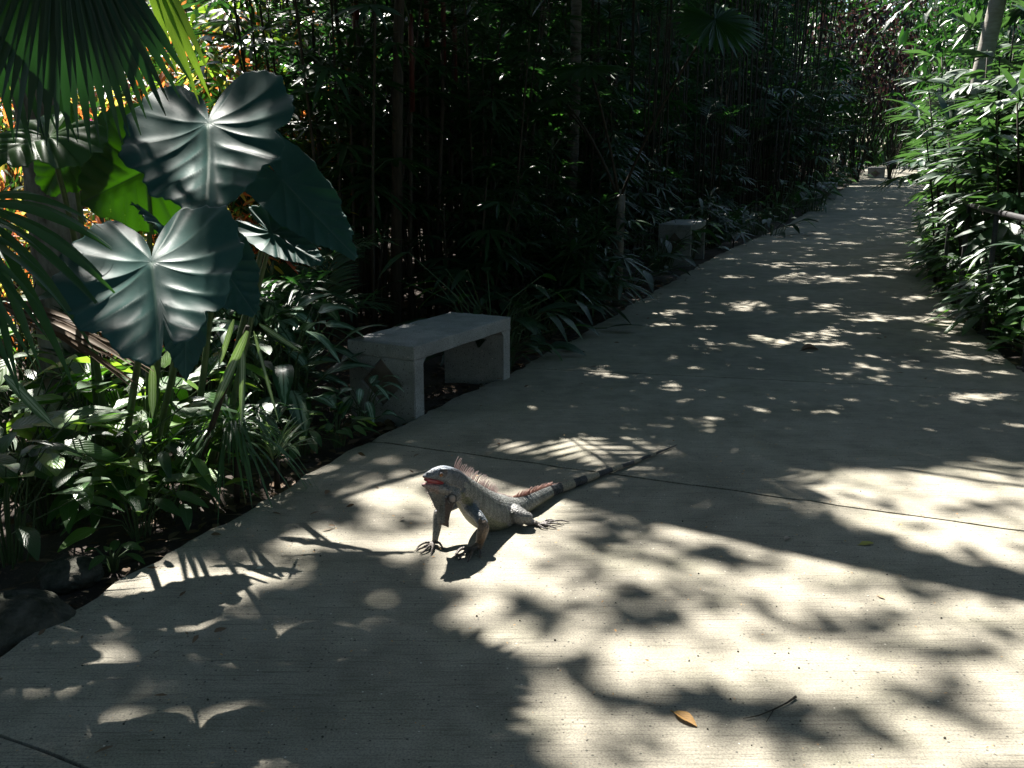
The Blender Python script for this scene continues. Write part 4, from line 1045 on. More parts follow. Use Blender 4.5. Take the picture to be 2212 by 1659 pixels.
mb = MB(); mb.tube([np.array([0, 0, -.1]), (top-so)*.6+np.array([0, .06, 0]), top-so], [.014, .012, .009], 7); mb.build('stem', MAT['cane'], sl)

# rock in the lower left corner, and a few lesser ones
def rock(x, y, s, label, seed, sc=(1, .8, .45)):
    r = np.random.default_rng(seed); bm = bmesh.new(); bmesh.ops.create_icosphere(bm, subdivisions=5, radius=1)
    w = r.normal(0, 1, (6, 3)); ph = r.uniform(0, 6, 6)
    for v in bm.verts:
        c = np.array(v.co); k = 1+sum(.07*math.sin(np.dot(w[i]*1.8, c)+ph[i]) for i in range(6))+.03*math.sin(c[0]*13+c[1]*9)*math.cos(c[2]*11)+.05*abs(math.sin(c[0]*5+c[2]*7+ph[0]))*abs(math.cos(c[1]*6-c[2]*3))+r.normal(0, .006)
        v.co = Vector(c*k*s*np.array(sc))
    me = bpy.data.meshes.new('rock'); bm.to_mesh(me); bm.free(); me.materials.append(MAT['rock'])
    for p in me.polygons: p.use_smooth = True
    o = bpy.data.objects.new('rock', me); col.objects.link(o); o.location = (x, y, -.04); return tag(o, label, 'rock')
MAT['rock'] = simplemat('dark_rock', (.022, .026, .018), (.085, .08, .068), 16, .92, 1.0, .03, .15)
g = G(45, 1320); rock(g[0]-.05, g[1]-.02, .20, 'large dark rock in the lower left corner beside the path edge', 3)
g = G(160, 1235); rock(g[0]-.05, g[1]+.05, .12, 'lower dark rock half buried in the soil under the broad leaves', 5)
g = G(1140, 780); rock(g[0]-.28, g[1]+.35, .07, 'small pale stone in the soil just beyond the near bench', 6)

# ---- mid left: jungle along the path
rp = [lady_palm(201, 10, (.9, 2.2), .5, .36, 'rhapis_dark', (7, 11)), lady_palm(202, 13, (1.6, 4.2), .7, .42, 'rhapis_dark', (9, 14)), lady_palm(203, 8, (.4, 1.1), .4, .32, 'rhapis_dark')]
fe = [feather_palm(211, 9, (1.3, 2.1), (.75, 1.35), .05), feather_palm(212, 2.0, (1.2, 1.8), (.2, 1.2), stems=(9, 1.6, 5.5, .028, .55), nl=22, ll=.42), feather_palm(213, 1.6, (1.1, 1.6), (.3, 1.2), stems=(5, 2.2, 5.0, .022, .5), cane='redcane', nl=20, ll=.4),
      feather_palm(214, 1.2, (1.0, 1.6), (.1, 1.3), stems=(15, 1.8, 7.0, .016, .7), nl=18, ll=.38)]
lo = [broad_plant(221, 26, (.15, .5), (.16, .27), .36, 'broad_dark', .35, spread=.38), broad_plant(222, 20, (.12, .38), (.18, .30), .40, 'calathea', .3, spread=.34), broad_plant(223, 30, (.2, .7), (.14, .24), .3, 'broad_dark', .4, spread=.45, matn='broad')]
names = {}
def place(proto, x, y, rz, s, lab, cat_, grp, name=None):
    o = copy_tree(proto); put(o, x, y, rz, s, lab, cat_, grp, -.03)
    return o
jr = np.random.default_rng(77)
# hand-placed ones that read in the photograph
for (p, px, py, off, s, rz, lab, ct) in (
    (lo[1], 1175, 770, -.35, 1.25, 1, 'dark pinstriped plant with white-veined leaves just beyond the near bench', 'plant'),
    (lo[1], 1235, 715, -.45, 1.15, 3, 'second pinstriped plant, a step farther up the path edge than the near bench', 'plant'),
    (rp[2], 1290, 680, -.5, 1.05, 2, 'low dark fan-leaved palm beside the path midway between the first two benches', 'palm'),
    (rp[2], 1370, 650, -.5, 1.0, 5, 'low fan-leaved palm overhanging the path just before the second bench', 'palm'),
    (lo[1], 1440, 610, -.45, 1.3, 4, 'striped leafy plant leaning against the near end of the second bench', 'plant'),
    (lo[2], 1452, 578, -.12, .75, 2, 'dark leafy plant in front of the end of the second bench', 'plant'),
    (lo[2], 1560, 530, -.5, 1.2, 0, 'leafy low plant just past the second bench, tips lit by the sun', 'plant'),
    (lo[0], 1630, 510, -.6, 1.5, 2, 'broad dark low plant spilling over the path edge past the second bench', 'plant'),
    (fe[0], 1010, 800, -1.1, .9, 0.7, 'arching feather palm whose dark frond crosses behind the near bench', 'palm'),
    (fe[0], 700, 800, -.6, 1.0, 2.9, 'tall feather palm in deep shade between the big heart-shaped leaves and the near bench', 'palm'),
    (lo[0], 1150, 785, -.2, .6, 1, 'small dark leafy plant just past the far leg of the near bench', 'plant')):
    g = G(px, py); place(p, g[0]+off, g[1]+abs(off)*.25, rz, s, lab, ct, None)
for px, Y, s_, k in ((690, 9.3, .9, 1), (750, 8.4, .95, 1), (720, 12.0, 1.1, 1), (670, 15, 1.2, 1), (720, 17, 1.3, 1)):
    q = PY(px, 400, Y); place(rp[k], q.x, Y, px, s_, 'tall dark lady palm clump between the sunny crotons and the near bench', 'palm', 'tall dark lady palms right of the sunny crotons')
# ringed palm trunk
rt = empty('slender_palm', (*G(1222, 560)[:2], 0), 0, 'slender palm with a pale ringed trunk standing alone left of the second bench', 'palm')
g = np.array(G(1222, 560)); y_ = g[1]
mb = MB(); t = np.linspace(0, 1, 70); topx = (1238-1222)/FP*y_; mb.tube([(topx*k*1.5+.03*math.sin(k*5), 0, -.1+4.6*k) for k in t], .085-.02*t+.004*np.sign(np.sin(t*210)), 12); mb.build('trunk', MAT['graybark'], rt)
r = np.random.default_rng(6); lf = MB(); st = MB(); fg = Fingers()
for k in range(9):
    a = k*.7+.2; frond(fg, st, r, np.array([topx*1.5, 0, 4.4]), (math.cos(a), math.sin(a)), 1.7, U(r, .4, 1.1), .6, 24, .45, .03)
for k in range(5):
    a = k*1.3+.5; frond(fg, st, r, np.array([topx*.7, 0, 2.3]), (math.cos(a), math.sin(a)), .9, U(r, .3, .9), .7, 16, .35, .022)
fg.flush(lf, 'finger', .2, 4); lf.build('foliage', MAT['pinnate'], rt); st.build('stalk', MAT['stem'], rt)
# big serrated fan leaf overhead
lc = np.array(PY(1545, 42, 9.0)); lcb = np.array([lc[0]-.7, 9.9, 0.]); li = empty('ruffled_fan_palm', lcb, 0, 'ruffled fan palm holding one big round dark leaf over the left side of the path', 'palm')
big_fan(li, lc, (.1, -.55, .8), (.25, -.5, -.45), .46, 40, 5.2, .08, 51, .12, lcb, base=lcb+np.array([0, 0, 1.0])); mb = MB(); mb.tube([(0, 0, -.1), (0.02, 0, 1.1)], [.05, .04], 10); mb.build('trunk', MAT['bark'], li)
for k, (dx, dy, dz) in enumerate(((-1.0, .4, .3), (-.6, -.5, .55), (-.9, .9, .2))):
    big_fan(li, lcb+np.array([dx*.6, dy*.6, 1.7+dz]), (0, -.2, 1), (dx, dy, -.2), .5, 26, 4.4, .09, 60+k, .12, lcb, base=lcb+np.array([0, 0, 1.0]))

# rows of jungle, nearest rows first
JG = {'fe1': 'thin-stemmed feather palms of the dark thicket', 'red': 'red-sheathed palms of the dark thicket', 'cane': 'dense cane clumps of the dark thicket', 'rp': 'lady palms of the dark thicket', 'lo': 'low plants edging the left side of the path'}
def grp(k): return JG[k]
cnt = 0
def dist_x(y): return xl(y)
y = 5.2
rows = [(.55, .8), (1.5, 1.15), (2.6, 1.3), (4.0, 1.7), (5.6, 2.2), (7.5, 2.8)]
for off, stp in rows:
    y = 5.0+off*.2
    while y < 24:
        x = dist_x(y)-off*1.05+jr.normal(0, .18)
        # leave the clearing behind the elephant ears open to the sun, and the space where the bench stands
        bench_zone = (4.9 < y < 6.7 and off < 1.4) or (10.6 < y < 13.2 and off < 1) or (20.5 < y < 26 and off < 1)
        clearing = x < -.24*y+max(.1, .85-max(0, y-8)*.2) and y < 20
        if not bench_zone and not clearing and not (x < -1.0 and y < 6.0):
            k = jr.random()
            if off < 1:
                if k < .75 or y < 8: place(lo[jr.integers(0, 3)], x+.1, y, jr.uniform(0, 6.28), jr.uniform(.8, 1.25), 'low dark leafy plant edging the left side of the shaded path', 'plant', grp('lo'))
                else: place(rp[2], x, y, jr.uniform(0, 6.28), jr.uniform(.8, 1.1), 'knee-high lady palm at the left edge of the shaded path', 'palm', 'knee-high lady palms at the left path edge')
            elif off < 2:
                if k < .72: place(rp[jr.integers(0, 2)], x, y, jr.uniform(0, 6.28), jr.uniform(.75, 1.05), 'dark lady palm clump in the shade left of the path', 'palm', grp('rp'))
                else: place(fe[3], x, y, jr.uniform(0, 6.28), jr.uniform(.8, 1.1), 'clump of thin dark canes in the thicket left of the path', 'palm', grp('cane'))
            else:
                q = 3 if k < .30 else 1 if k < .55 else -1
                if q == -1: place(rp[1], x, y, jr.uniform(0, 6.28), jr.uniform(.9, 1.2), 'dark lady palm clump in the shade left of the path', 'palm', grp('rp'))
                else: place(fe[q], x, y, jr.uniform(0, 6.28), jr.uniform(.85, 1.15), {3: 'clump of thin dark canes in the thicket left of the path', 1: 'thin-stemmed feather palm clump in the dark thicket', 2: 'palm clump with red sheaths below its fronds, in the dark thicket'}[q], 'palm', {3: grp('cane'), 1: grp('fe1'), 2: grp('red')}[q])
        y += stp*jr.uniform(.8, 1.2)*(1+max(0, y-12)*.04)
# red-sheathed palm hand placed near the top left
for px, Y, lab in ((850, 9.0, 'red-stemmed palm clump rising right of the sunny crotons'), (905, 9.6, 'red-stemmed palm clump deeper in the thicket above the near bench')):
    p = PY(px, 400, Y); place(fe[2], p.x, Y, .7+px, .9, lab, 'palm', None)

# far left rows, coarser with distance
tr = [leafy_shrub(301, 2600, (1.8, 1.8, 3.2), 3.6, .20, .08, ('canopy',), name='jungle_tree', clumps=60), leafy_shrub(302, 2200, (1.5, 1.5, 2.6), 3.0, .22, .06, ('canopy', 'broad_dark'), name='jungle_tree', clumps=50), leafy_shrub(303, 1800, (1.5, 1.5, 2.2), 4.2, .17, .08, ('purple',), name='purple_leaved_tree', clumps=40)]
for Y0, Y1, st_ in ((23, 40, 2.6), (40, 70, 5.0)):
    y = Y0
    while y < Y1:
        for off in (1.2, 3.6, 6.8):
            sc = 1.0+max(0, y-25)*.018
            x = xl(y)-off*sc+jr.normal(0, .3)
            if off < 2: place(lo[jr.integers(0, 3)], x+.6*sc, y, jr.uniform(0, 6), 1.7*sc, 'big leafy plant edging the far left side of the path', 'plant', 'big leafy plants edging the far left side of the path')
            if off < 4: place(fe[3] if jr.random() < .5 else rp[1], x, y+.5, jr.uniform(0, 6), 1.25*sc, 'tall dark palm thicket clump beside the far stretch of the path', 'palm', 'palm clumps beside the far stretch of the path')
            if off > 2: place(tr[jr.integers(0, 2)], x-.5, y, jr.uniform(0, 6), 1.1*sc, 'dark leafy tree left of the far stretch of the path', 'tree', 'dark leafy trees left of the far stretch of the path')
        y += st_
# backdrop trees behind the thicket, left to right
for i, (x, y, s, k) in enumerate([(-22, 31, 1.5, 0), (-16, 31, 1.6, 1), (-13, 30, 1.3, 0), (-10.5, 31, 1.4, 1), (-7.5, 30, 1.2, 0), (-3.4, 24, 1.1, 1), (-2, 22, 1.0, 0), (-.5, 26, 1.6, 0), (-14, 27, 2.1, 1), (-9, 29, 2.2, 0), (-4, 31, 2.2, 1), (1, 31, 1.9, 0), (-19, 21, 2, 1), (4, 37, 2.1, 1), (-1, 38, 2.5, 0), (-12, 38, 2.8, 1), (8, 46, 2.6, 0), (3, 50, 3, 1), (-22, 34, 3, 0)]):
    place(tr[k], x, y, i*1.3, s, 'leafy green tree behind the palm thicket', 'tree', 'leafy trees closing the view behind the thicket')
# far end of the path: sunny greens with a purple-leaved tree in front
for i, (px, Y, s, k, lab) in enumerate(((1850, 52, 2.0, 2, 'purple-leaved tree hanging over the far bend of the path'), (1925, 58, 1.7, 2, 'second purple-leaved tree right above the far end of the path'), (1930, 100, 3.2, 0, 'sunlit green tree closing the far end of the path'), (1985, 96, 3.0, 1, 'sunlit green tree just right of the far end of the path'), (2040, 90, 3.0, 0, 'green tree on the right beyond the far bend'), (1880, 108, 3.6, 1, 'green tree left of the far end of the path, beyond the bend'),
                                          (2110, 84, 3.0, 1, 'green tree far right behind the lady palms'), (2190, 80, 3.0, 0, 'rightmost green tree far behind the lady palms'), (1820, 112, 4, 0, 'tall green tree deep in the gap left of the far bend'))):
    p = PY(px, 340, Y); place(tr[k], p.x, Y, i, s, lab, 'tree', None)
    if k != 2: keep_lit((p.x, Y-3, 3), 7)
for i, (px, py) in enumerate(((1955, 356), (1990, 358), (1925, 356), (2020, 362), (1900, 358))):
    g = G(px, py+1.5); place(lo[2], g[0], min(g[1], 95), i, 4.5, 'sunny leafy bush at the far end of the path', 'bush', 'sunny bushes at the far end of the path')
# the jungle beyond, one mass
mb = MB(); r = np.random.default_rng(8); n = 26000
th = r.uniform(-.95, .95, n); R_ = r.uniform(62, 130, n); xx = R_*np.sin(th); yy = R_*np.cos(th); zz = r.random(n)**.8*26
ok = (yy > 20) & ~((xx > xl(yy)-2) & (xx < xr(yy)+2) & (yy < 118)); xx, yy, zz = xx[ok], yy[ok], zz[ok]; n = len(xx)
mb.blades(np.stack([xx, yy, zz], 1), nrmz(r.normal(0, 1, (n, 3))), nrmz(r.normal(0, .6, (n, 3))+Z3), r.uniform(1.0, 2.2, n), r.uniform(.5, 1.0, n), .3, 'lance', .2, 2)
n = 16000; yy = r.uniform(119, 150, n); xx = r.uniform(-70, 130, n); zz = r.random(n)**1.2*20
mb.blades(np.stack([xx, yy, zz], 1), nrmz(r.normal(0, 1, (n, 3))), nrmz(r.normal(0, .6, (n, 3))+np.array([0, -.6, .6])), r.uniform(1.4, 3.0, n), r.uniform(.8, 1.6, n), .3, 'lance', .2, 2)
o = mb.build('distant_jungle', MAT['canopy']); tag(o, 'mass of green jungle far beyond the garden', 'jungle', kind='stuff')

# ---- sunny crotons in the clearing behind the elephant ears
CR = 'red and yellow crotons in the sunny clearing at the left'
cts = [leafy_shrub(401, 560, (.8, .8, .8), .95, .17, .030, ('red', 'yellow', 'canopy'), [.36, .19, .45], name='croton_shrub', S=3, clumps=30), leafy_shrub(402, 560, (.8, .8, 1.0), 1.1, .16, .035, ('yellow', 'red', 'canopy'), [.28, .22, .5], name='croton_shrub', S=3, clumps=30), leafy_shrub(403, 520, (.8, .8, 1.0), 1.1, .15, .05, ('canopy', 'broad_lime', 'red'), [.5, .35, .15], name='croton_shrub', S=3, clumps=30)]
k = 0
for (px, Y, s, m) in ((395, 9.9, 1.15, 0), (440, 10.6, 1.3, 1), (480, 8.4, .8, 0), (40, 6.4, .55, 0), (150, 6.9, .6, 1), (270, 7.0, .6, 0), (380, 7.2, .65, 1), (470, 7.6, .7, 0), (90, 8.3, .85, 1), (220, 8.6, .9, 0), (340, 8.8, .9, 2), (450, 9.2, .95, 1), (540, 9.4, .95, 2), (30, 10.6, 1.2, 0), (170, 10.8, 1.2, 1), (300, 11.0, 1.25, 0), (420, 11.2, 1.25, 1), (530, 11.6, 1.3, 2), (600, 11.8, 1.3, 2),
        (100, 13.4, 1.6, 0), (260, 13.6, 1.6, 1), (400, 13.8, 1.7, 0), (510, 14.2, 1.7, 2), (0, 13.5, 1.6, 2), (620, 14.6, 1.6, 2), (180, 17.0, 2.2, 1), (340, 17.2, 2.2, 0), (450, 17.5, 2.3, 1), (570, 18.0, 2.3, 2), (60, 17, 2.2, 2), (260, 21, 2.9, 1), (430, 21, 3.0, 0), (560, 21.5, 3.0, 2), (100, 21, 3, 0), (-60, 9, .9, 2), (-100, 12, 1.3, 1)):
    p = PY(px, 400, Y); s *= 1.25; place(cts[m], p.x, Y, k*1.1, s, {0: 'croton shrub with mostly red narrow leaves in the sunny clearing', 1: 'croton shrub with mostly yellow narrow leaves in the sunny clearing', 2: 'green and lime leafy shrub in the sunny clearing'}[m], 'shrub', {0: 'mostly red crotons of the clearing', 1: 'mostly yellow crotons of the clearing', 2: 'green shrubs of the clearing'}[m]); k += 1
    keep_lit((p.x, Y, s*.8), 1.0*s); keep_lit((p.x, Y, s*1.7), 1.0*s)
pk = MB(); p = np.array(PY(195, 285, 5.2)); r = np.random.default_rng(3)
pb_ = p*np.array([1, 1, 0]); pr = empty('ginger_plant', pb_, 0, 'single magenta ginger flower spike left of the thick palm trunk', 'flower')
pk.blades(np.tile([0, 0, p[2]+.06], (12, 1))+r.normal(0, .008, (12, 3)), np.array([[U(r, -.3, .3), U(r, -.3, .3), -1] for _ in range(12)]), np.tile([0, -1, .2], (12, 1)), .15, .035, 0, 'ovate', .3, 4)
MAT['magenta'] = leafmat('magenta_bract', (.5, .02, .16), (.6, .05, .25), (.8, .05, .3), .35, .4, .5); pk.build('flower', MAT['magenta'], pr); mb = MB(); mb.tube([(0, 0, -.1), (.03, 0, p[2]*.6), (0, 0, p[2]+.07)], .007, 6); mb.build('stem', MAT['stem'], pr); keep_lit(p, .1)

# ---- right side: lady palms over the handrail
ra = [lady_palm(501, 8, (1.1, 2.4), .5, .46, 'rhapis', (5, 8), (9, 13), low=.5, wf=.19, dr=.22), lady_palm(502, 10, (1.7, 3.4), .55, .50, 'rhapis', (5, 8), (9, 13), low=.5, wf=.19, dr=.22), lady_palm(503, 9, (.3, 1.0), .4, .34, 'rhapis', (5, 8), low=.2)]
rl = [broad_plant(511, 30, (.15, .55), (.18, .30), .38, 'broad', .3, spread=.36), broad_plant(512, 34, (.2, .7), (.16, .26), .34, 'broad', .35, spread=.4, matn='broad_lime')]
RG = {1: 'lady palms along the right side of the path', 2: 'leafy plants under the handrail'}
def side_right(y, o): return xr(y)+o
for i, (y, o_, s, k) in enumerate([(7.3, .95, .95, 0), (8.3, .62, .9, 0), (9.4, .6, .8, 1), (10.6, .6, .8, 0), (11.8, .55, .9, 1), (13.0, .6, .9, 0), (14.4, .6, .95, 1), (16.0, .7, .95, 0), (18, .8, 1.0, 1), (20.5, .9, 1.1, 0), (23, 1.1, 1.2, 1), (8.0, 1.7, 1.0, 1), (9.6, 1.8, 1.05, 1), (11.4, 1.7, 1.1, 1), (13.4, 1.8, 1.1, 1), (15.6, 2.0, 1.2, 1), (18.5, 2.2, 1.3, 1), (22, 2.4, 1.4, 1), (26, 2.0, 1.5, 1), (30, 2.2, 1.6, 1)]):
    lab = {0: 'tallest lady palm leaning over the handrail at the right frame edge', 11: 'lady palm rising behind the handrail nearest the camera', 2: 'lady palm whose long fingered leaves spread over the far part of the handrail'}.get(i, 'lady palm with glossy sunlit finger leaves right of the path')
    place(ra[k], side_right(y, o_), y, i*1.7, s, lab, 'palm', RG[1] if i not in (0, 11, 2) else None)
    for zz in (.5, 1.1, 1.7, 2.4): keep_lit((side_right(y, o_), y, zz), .36+.12*math.sin(i*2+zz))
for i, y in enumerate((6.9, 7.5, 8.1, 8.7, 9.3, 9.9, 10.5, 11.2, 11.9, 12.6, 13.4, 14.2, 15.2, 16.4, 17.6, 19, 20.5, 22.5, 25, 28, 32, 37, 43)):
    sc = 1+max(0, y-14)*.03
    place(rl[i % 2], side_right(y, .30+.12*math.sin(i*2.3))*1, y, i*2.1, sc*(.82+.1*math.sin(i)), 'sunlit low leafy plant spilling from under the handrail onto the right path edge' if y < 13 else 'low leafy plant at the far right edge of the path', 'plant', 'low sunlit plants under the handrail' if y < 13 else 'low plants at the far right path edge')
    if i % 2 and y < 16: place(ra[2], side_right(y, .55), y+.2, i, .9, 'small lady palm seedling clump poking through the handrail', 'palm', 'small lady palms poking through the handrail')
    keep_lit((side_right(y, .3), y, .35), .22)
for i, y in enumerate((35, 41, 48, 56, 66, 78)):
    place(tr[i % 2], xr(y)+3.6, y, i, 1.2+.02*y, 'leafy tree right of the far stretch of the path', 'tree', 'leafy trees right of the far stretch of the path')
for i, (x, y, s) in enumerate(((9, 12, 1.0), (8.5, 17, 1.2), (12, 22, 1.5), (14, 28, 1.7), (18, 35, 2), (22, 30, 2.2), (16, 18, 1.6), (12, 14, 1.4))):
    place(tr[i % 2], x, y, i*2, s, 'leafy tree standing behind the lady palms on the right', 'tree', 'leafy trees behind the lady palms on the right')
pt = empty('pale_palm', (*PY(2040, 500, 13.2).to_2d(), 0), 0, 'palm with a smooth pale trunk standing among the lady palms on the right', 'palm'); p0 = PY(2040, 500, 13.2); p1 = PY(2125, 40, 13.6)
MAT['palebark'] = simplemat('pale_palm_bark', (.26, .24, .21), (.40, .38, .34), 7, .8, .4, .006, stretch=(1, 1, 4)); dx = (p1.x-p0.x)/(p1.z-max(0, p0.z)); 
mb = MB(); mb.tube([(dx*(z-max(0, p0.z)), .1*z/3, z) for z in np.linspace(-.1, 6.2, 24)], np.linspace(.13, .085, 24), 14); mb.build('trunk', MAT['palebark'], pt)
lf = MB(); st = MB(); fg = Fingers(); r = np.random.default_rng(16)
for k in range(11):
    a = k*.6; frond(fg, st, r, np.array([dx*(6.2-max(0, p0.z)), .2, 6.1]), (math.cos(a), math.sin(a)), 2.2, U(r, .2, 1.1), .6, 24, .5, .035)
fg.flush(lf, 'finger', .2, 4); lf.build('foliage', MAT['pinnate'], pt); st.build('stalk', MAT['stem'], pt); keep_lit((p1.x, 13.5, 3.2), .4)
TRP = tr[:2]
for o in rp+fe+lo+tr[2:]+cts+ra+rl: unlink_tree(o)

# ---- frond above the path that throws the herringbone shadow, on a leaning feather palm whose stem is outside the picture
def above(px, py, h):
    g = G(px, py); return np.array([g[0]-SUNH[0]*h, g[1]-SUNH[1]*h, h])
hp_ = above(1225, 942, 2.55); he = above(1330, 1020, 2.45)
hb = empty('overhead_feather_palm', (-1.0, 8.2, 0), 0, 'feather palm left of the path, one frond arching over it and throwing a herringbone shadow', 'palm')
mb = MB(); lf = MB(); fg = Fingers(); r = np.random.default_rng(21); ho = np.array([-1.0, 8.2, 0.])
dv = he-hp_; 
for k in range(10):
    t = -.15+1.25*k/9; p = hp_+dv*t
    side = unit(np.cross(dv, Z3))
    for s in (-1, 1):
        fg.put(p-ho, unit(side*s+unit(dv)*.42*(1 if s < 0 else 1)), Z3, .46, .040, .03, r.random(2))
fg.flush(lf, 'finger', .1, 5); top = ho+np.array([.3, 0, 5.0])
mb.tube([(0, 0, -.1), (.1, 0, 2.5), (.3, 0, 5.0)], [.05, .042, .035], 10, m=0)
mb.tube([top-ho, (top*.4+hp_*.6)+np.array([0, 0, .5])-ho, hp_-dv*.3-ho, he-ho], [.02, .015, .010, .004], 6, m=1)
for k in range(8):
    a = k*.8+.3; frond(fg2 := Fingers(), mb, r, top-ho, (math.cos(a), math.sin(a)), 1.0, U(r, .6, 1.2), .5, 18, .35, .03, tm=1); fg2.flush(lf, 'finger', .2, 4)
mb.build('trunk', [MAT['cane'], MAT['stem']], hb); lf.build('foliage', MAT['pinnate'], hb)

# ---- trees added round and behind the viewer to shut out sky light
for i, (x, y, s) in enumerate(((-7, -7, 1.5), (-2.5, -8, 1.6), (2, -8.5, 1.5), (6.5, -7, 1.6), (10, -3, 1.6), (-10, -2, 1.7), (-10.5, 4, 1.6), (10.5, 3, 1.5), (-12, 9, 1.8), (10, 8, 1.4), (0, -12, 2.2), (-6, -13, 2.3), (7, -13, 2.2))):
    put(copy_tree(TRP[i % 2]), x, y, i*2.2, s, 'leafy tree of the garden standing outside the picture around the viewer', 'tree', 'garden trees around the viewer', -.03)
for o in TRP: unlink_tree(o)
# ---- litter and fallen leaves
litter('leaf_litter', 5200, lambda y, u: xl(y)+.05-u**1.3*2.6, (1.6, 12), 'brown fallen leaves covering the dark soil left of the path', MAT['dead'], seed=3, z=-.065)
litter('leaf_litter', 1500, lambda y, u: xr(y)+.03+u*1.2, (4.5, 14), 'brown fallen leaves on the reddish soil right of the path', MAT['dead'], seed=4, z=-.065)
MAT['chaff'] = simplemat('orange_chaff', (.42, .20, .06), (.5, .36, .18), 50, .8)
litter('leaf_litter', 130, lambda y, u: xl(y)+.02+u**2*.7, (1.8, 14), 'dry leaf scraps scattered on the concrete near its left edge', MAT['dead'], (.015, .05), 14, z=.002)
litter('leaf_litter', 110, lambda y, u: xr(y)-.02-u**2*.9, (3, 16), 'dry leaf scraps scattered on the concrete near its right edge', MAT['dead'], (.015, .055), 15, z=.002)
litter('petal_chaff', 950, lambda y, u: xl(y)+(xr(y)-xl(y))*u, (1.9, 6.0), 'tiny orange petals and seed husks scattered over the concrete', MAT['chaff'], (.004, .013), 6, z=.001)
def fallen(px, py, L, W, ang, c1, c2, label, curl=.3, seed=0):
    g = G(px, py); mb = MB(); r = np.random.default_rng(seed)
    d = np.array([math.cos(ang), math.sin(ang), .12])
    mb.blades(np.array([[0, 0, .003]])-d*L/2+np.array([0, 0, L*.06]), d[None], np.array([[.1, -.2, 1]]), L, W, .12, 'lance', curl, 10, wave=.1)
    tp = -d*L/2+np.array([0, 0, .003+L*.06]); mb.tube([tp-d*.18*L, tp, tp+d*.25*L], [.0012, .0016, .0008], 5)
    o = mb.build('fallen_leaf', leafmat('fallen_leaf', c1, c2, c2, .15, .5, .4, vein=tuple(x*.7 for x in c1), veinfreq=7)); o.location = (g[0], g[1], 0); return tag(o, label, 'leaf')
fallen(1481, 1556, .082, .032, -.95, (.50, .27, .07), (.55, .33, .10), 'orange fallen leaf with a dark tip on the concrete near the bottom of the picture', .5, 1)
fallen(1873, 1176, .06, .026, .25, (.42, .40, .07), (.45, .42, .08), 'yellow fallen leaf lying in the band of shade across the path', .25, 2)
fallen(1904, 1292, .026, .012, -.9, (.5, .3, .15), (.5, .32, .2), 'tiny pale orange leaf on sunlit concrete right of the yellow leaf', .5, 3)
fallen(563, 1228, .03, .015, .5, (.62, .62, .52), (.65, .65, .55), 'small bleached white leaf on the path left of the iguana', .2, 4)
fallen(1750, 757, .14, .06, .2, (.16, .10, .06), (.2, .12, .08), 'curled brown dead leaf far up the shaded path', 1.2, 5)
fallen(1700, 1165, .04, .018, .9, (.45, .36, .3), (.45, .36, .3), 'crumpled pale leaf scrap between the yellow leaf and the iguana', .8, 6)
mb = MB(); g0 = np.array(G(1605, 1552)); pts = [np.array(G(px, py, .006)) - g0 for px, py in ((1605, 1552), (1640, 1545), (1672, 1532), (1700, 1518), (1719, 1505))]; mb.tube(pts, [.0008, .0016, .0022, .0024, .0042], 6)
mb.tube([pts[2], np.array(G(1655, 1560, .004))-g0], [.0015, .0008], 5); o = mb.build('twig', MAT['cane']); o.location = g0; tag(o, 'thin curved dark twig lying on the concrete right of the orange leaf', 'twig')
mb = MB(); r = np.random.default_rng(12)
for k in range(60):
    px, py = U(r, 100, 2150), U(r, 1060, 1640); g = np.array(G(px, py)); s = U(r, .0015, .0035)
    mb.tube([g+np.array([-s, 0, s*.5]), g+np.array([0, 0, s*.8]), g+np.array([s, 0, s*.5])], [s*.4, s, s*.4], 5)
o = mb.build('grit', MAT['rock']); tag(o, 'specks of dark grit scattered over the concrete', 'grit', kind='stuff')
# ------------------------------------------------------------------ how much sun the added crowns let reach each spot of the path (picture coordinates of the ground spot)
def cm(l, k):
    out = []
    for q in l:
        v = q[4] if len(q) > 4 else .85
        if k == 'mid': out.append((1106+q[0]*.5, 553+q[1]*.5, q[2]*.5, q[3]*.5, v))
        if k == 'bl': out.append((q[0]*.5, 1106+q[1]*.5, q[2]*.5, q[3]*.5, v))
        if k == 'br': out.append((1106+q[0]*.5, 1106+q[1]*.5, q[2]*.5, q[3]*.5, v))
        if k == 'ig': out.append((864+q[0]*.2813, 933+q[1]*.2813, q[2]*.2813, q[3]*.2813, v))
        if k == 'l4': out.append((q[0]*.4166, 605+q[1]*.4166, q[2]*.4166, q[3]*.4166, v))
    return out
def cp(p, k): return [(a[0], a[1]) for a in cm([(x, y, 0, 0) for x, y in p], k)]
OPS = []       # painted in order: ('e', ellipse) or ('p', polygon, value)
# general half-light of the right foreground, then dark far part
OPS.append(('p', [(-400, 960), (860, 985), (1300, 1050), (1640, 1062), (1700, 1020), (2100, 1000), (2700, 1000), (2700, 2200), (-400, 2200)], .50))
OPS.append(('p', cp([(-200, 560), (300, 420), (520, 330), (700, 370), (720, 310), (850, 320), (850, 390), (930, 390), (1180, 340), (1400, 370), (1380, 300), (1290, 260), (1330, 220), (1700, 190), (1690, 140), (1790, 140), (1800, 200), (1900, 240), (1850, 300), (1900, 320), (1850, 460), (1960, 590), (1990, 700), (1960, 800), (1880, 900), (2300, 1000), (2300, 1300), (-400, 1300)], 'bl'), .015))
OPS.append(('p', cp([(990, 1430), (1000, 1350), (1300, 1250), (1560, 1120), (1720, 1150), (1850, 1200), (1820, 1260), (1560, 1300), (1380, 1390), (1170, 1450)], 'l4'), .04))
OPS.append(('p', cp([(1560, 1040), (1800, 960), (2050, 930), (2050, 1020), (1800, 1080), (1720, 1130), (1560, 1110)], 'l4'), .06))
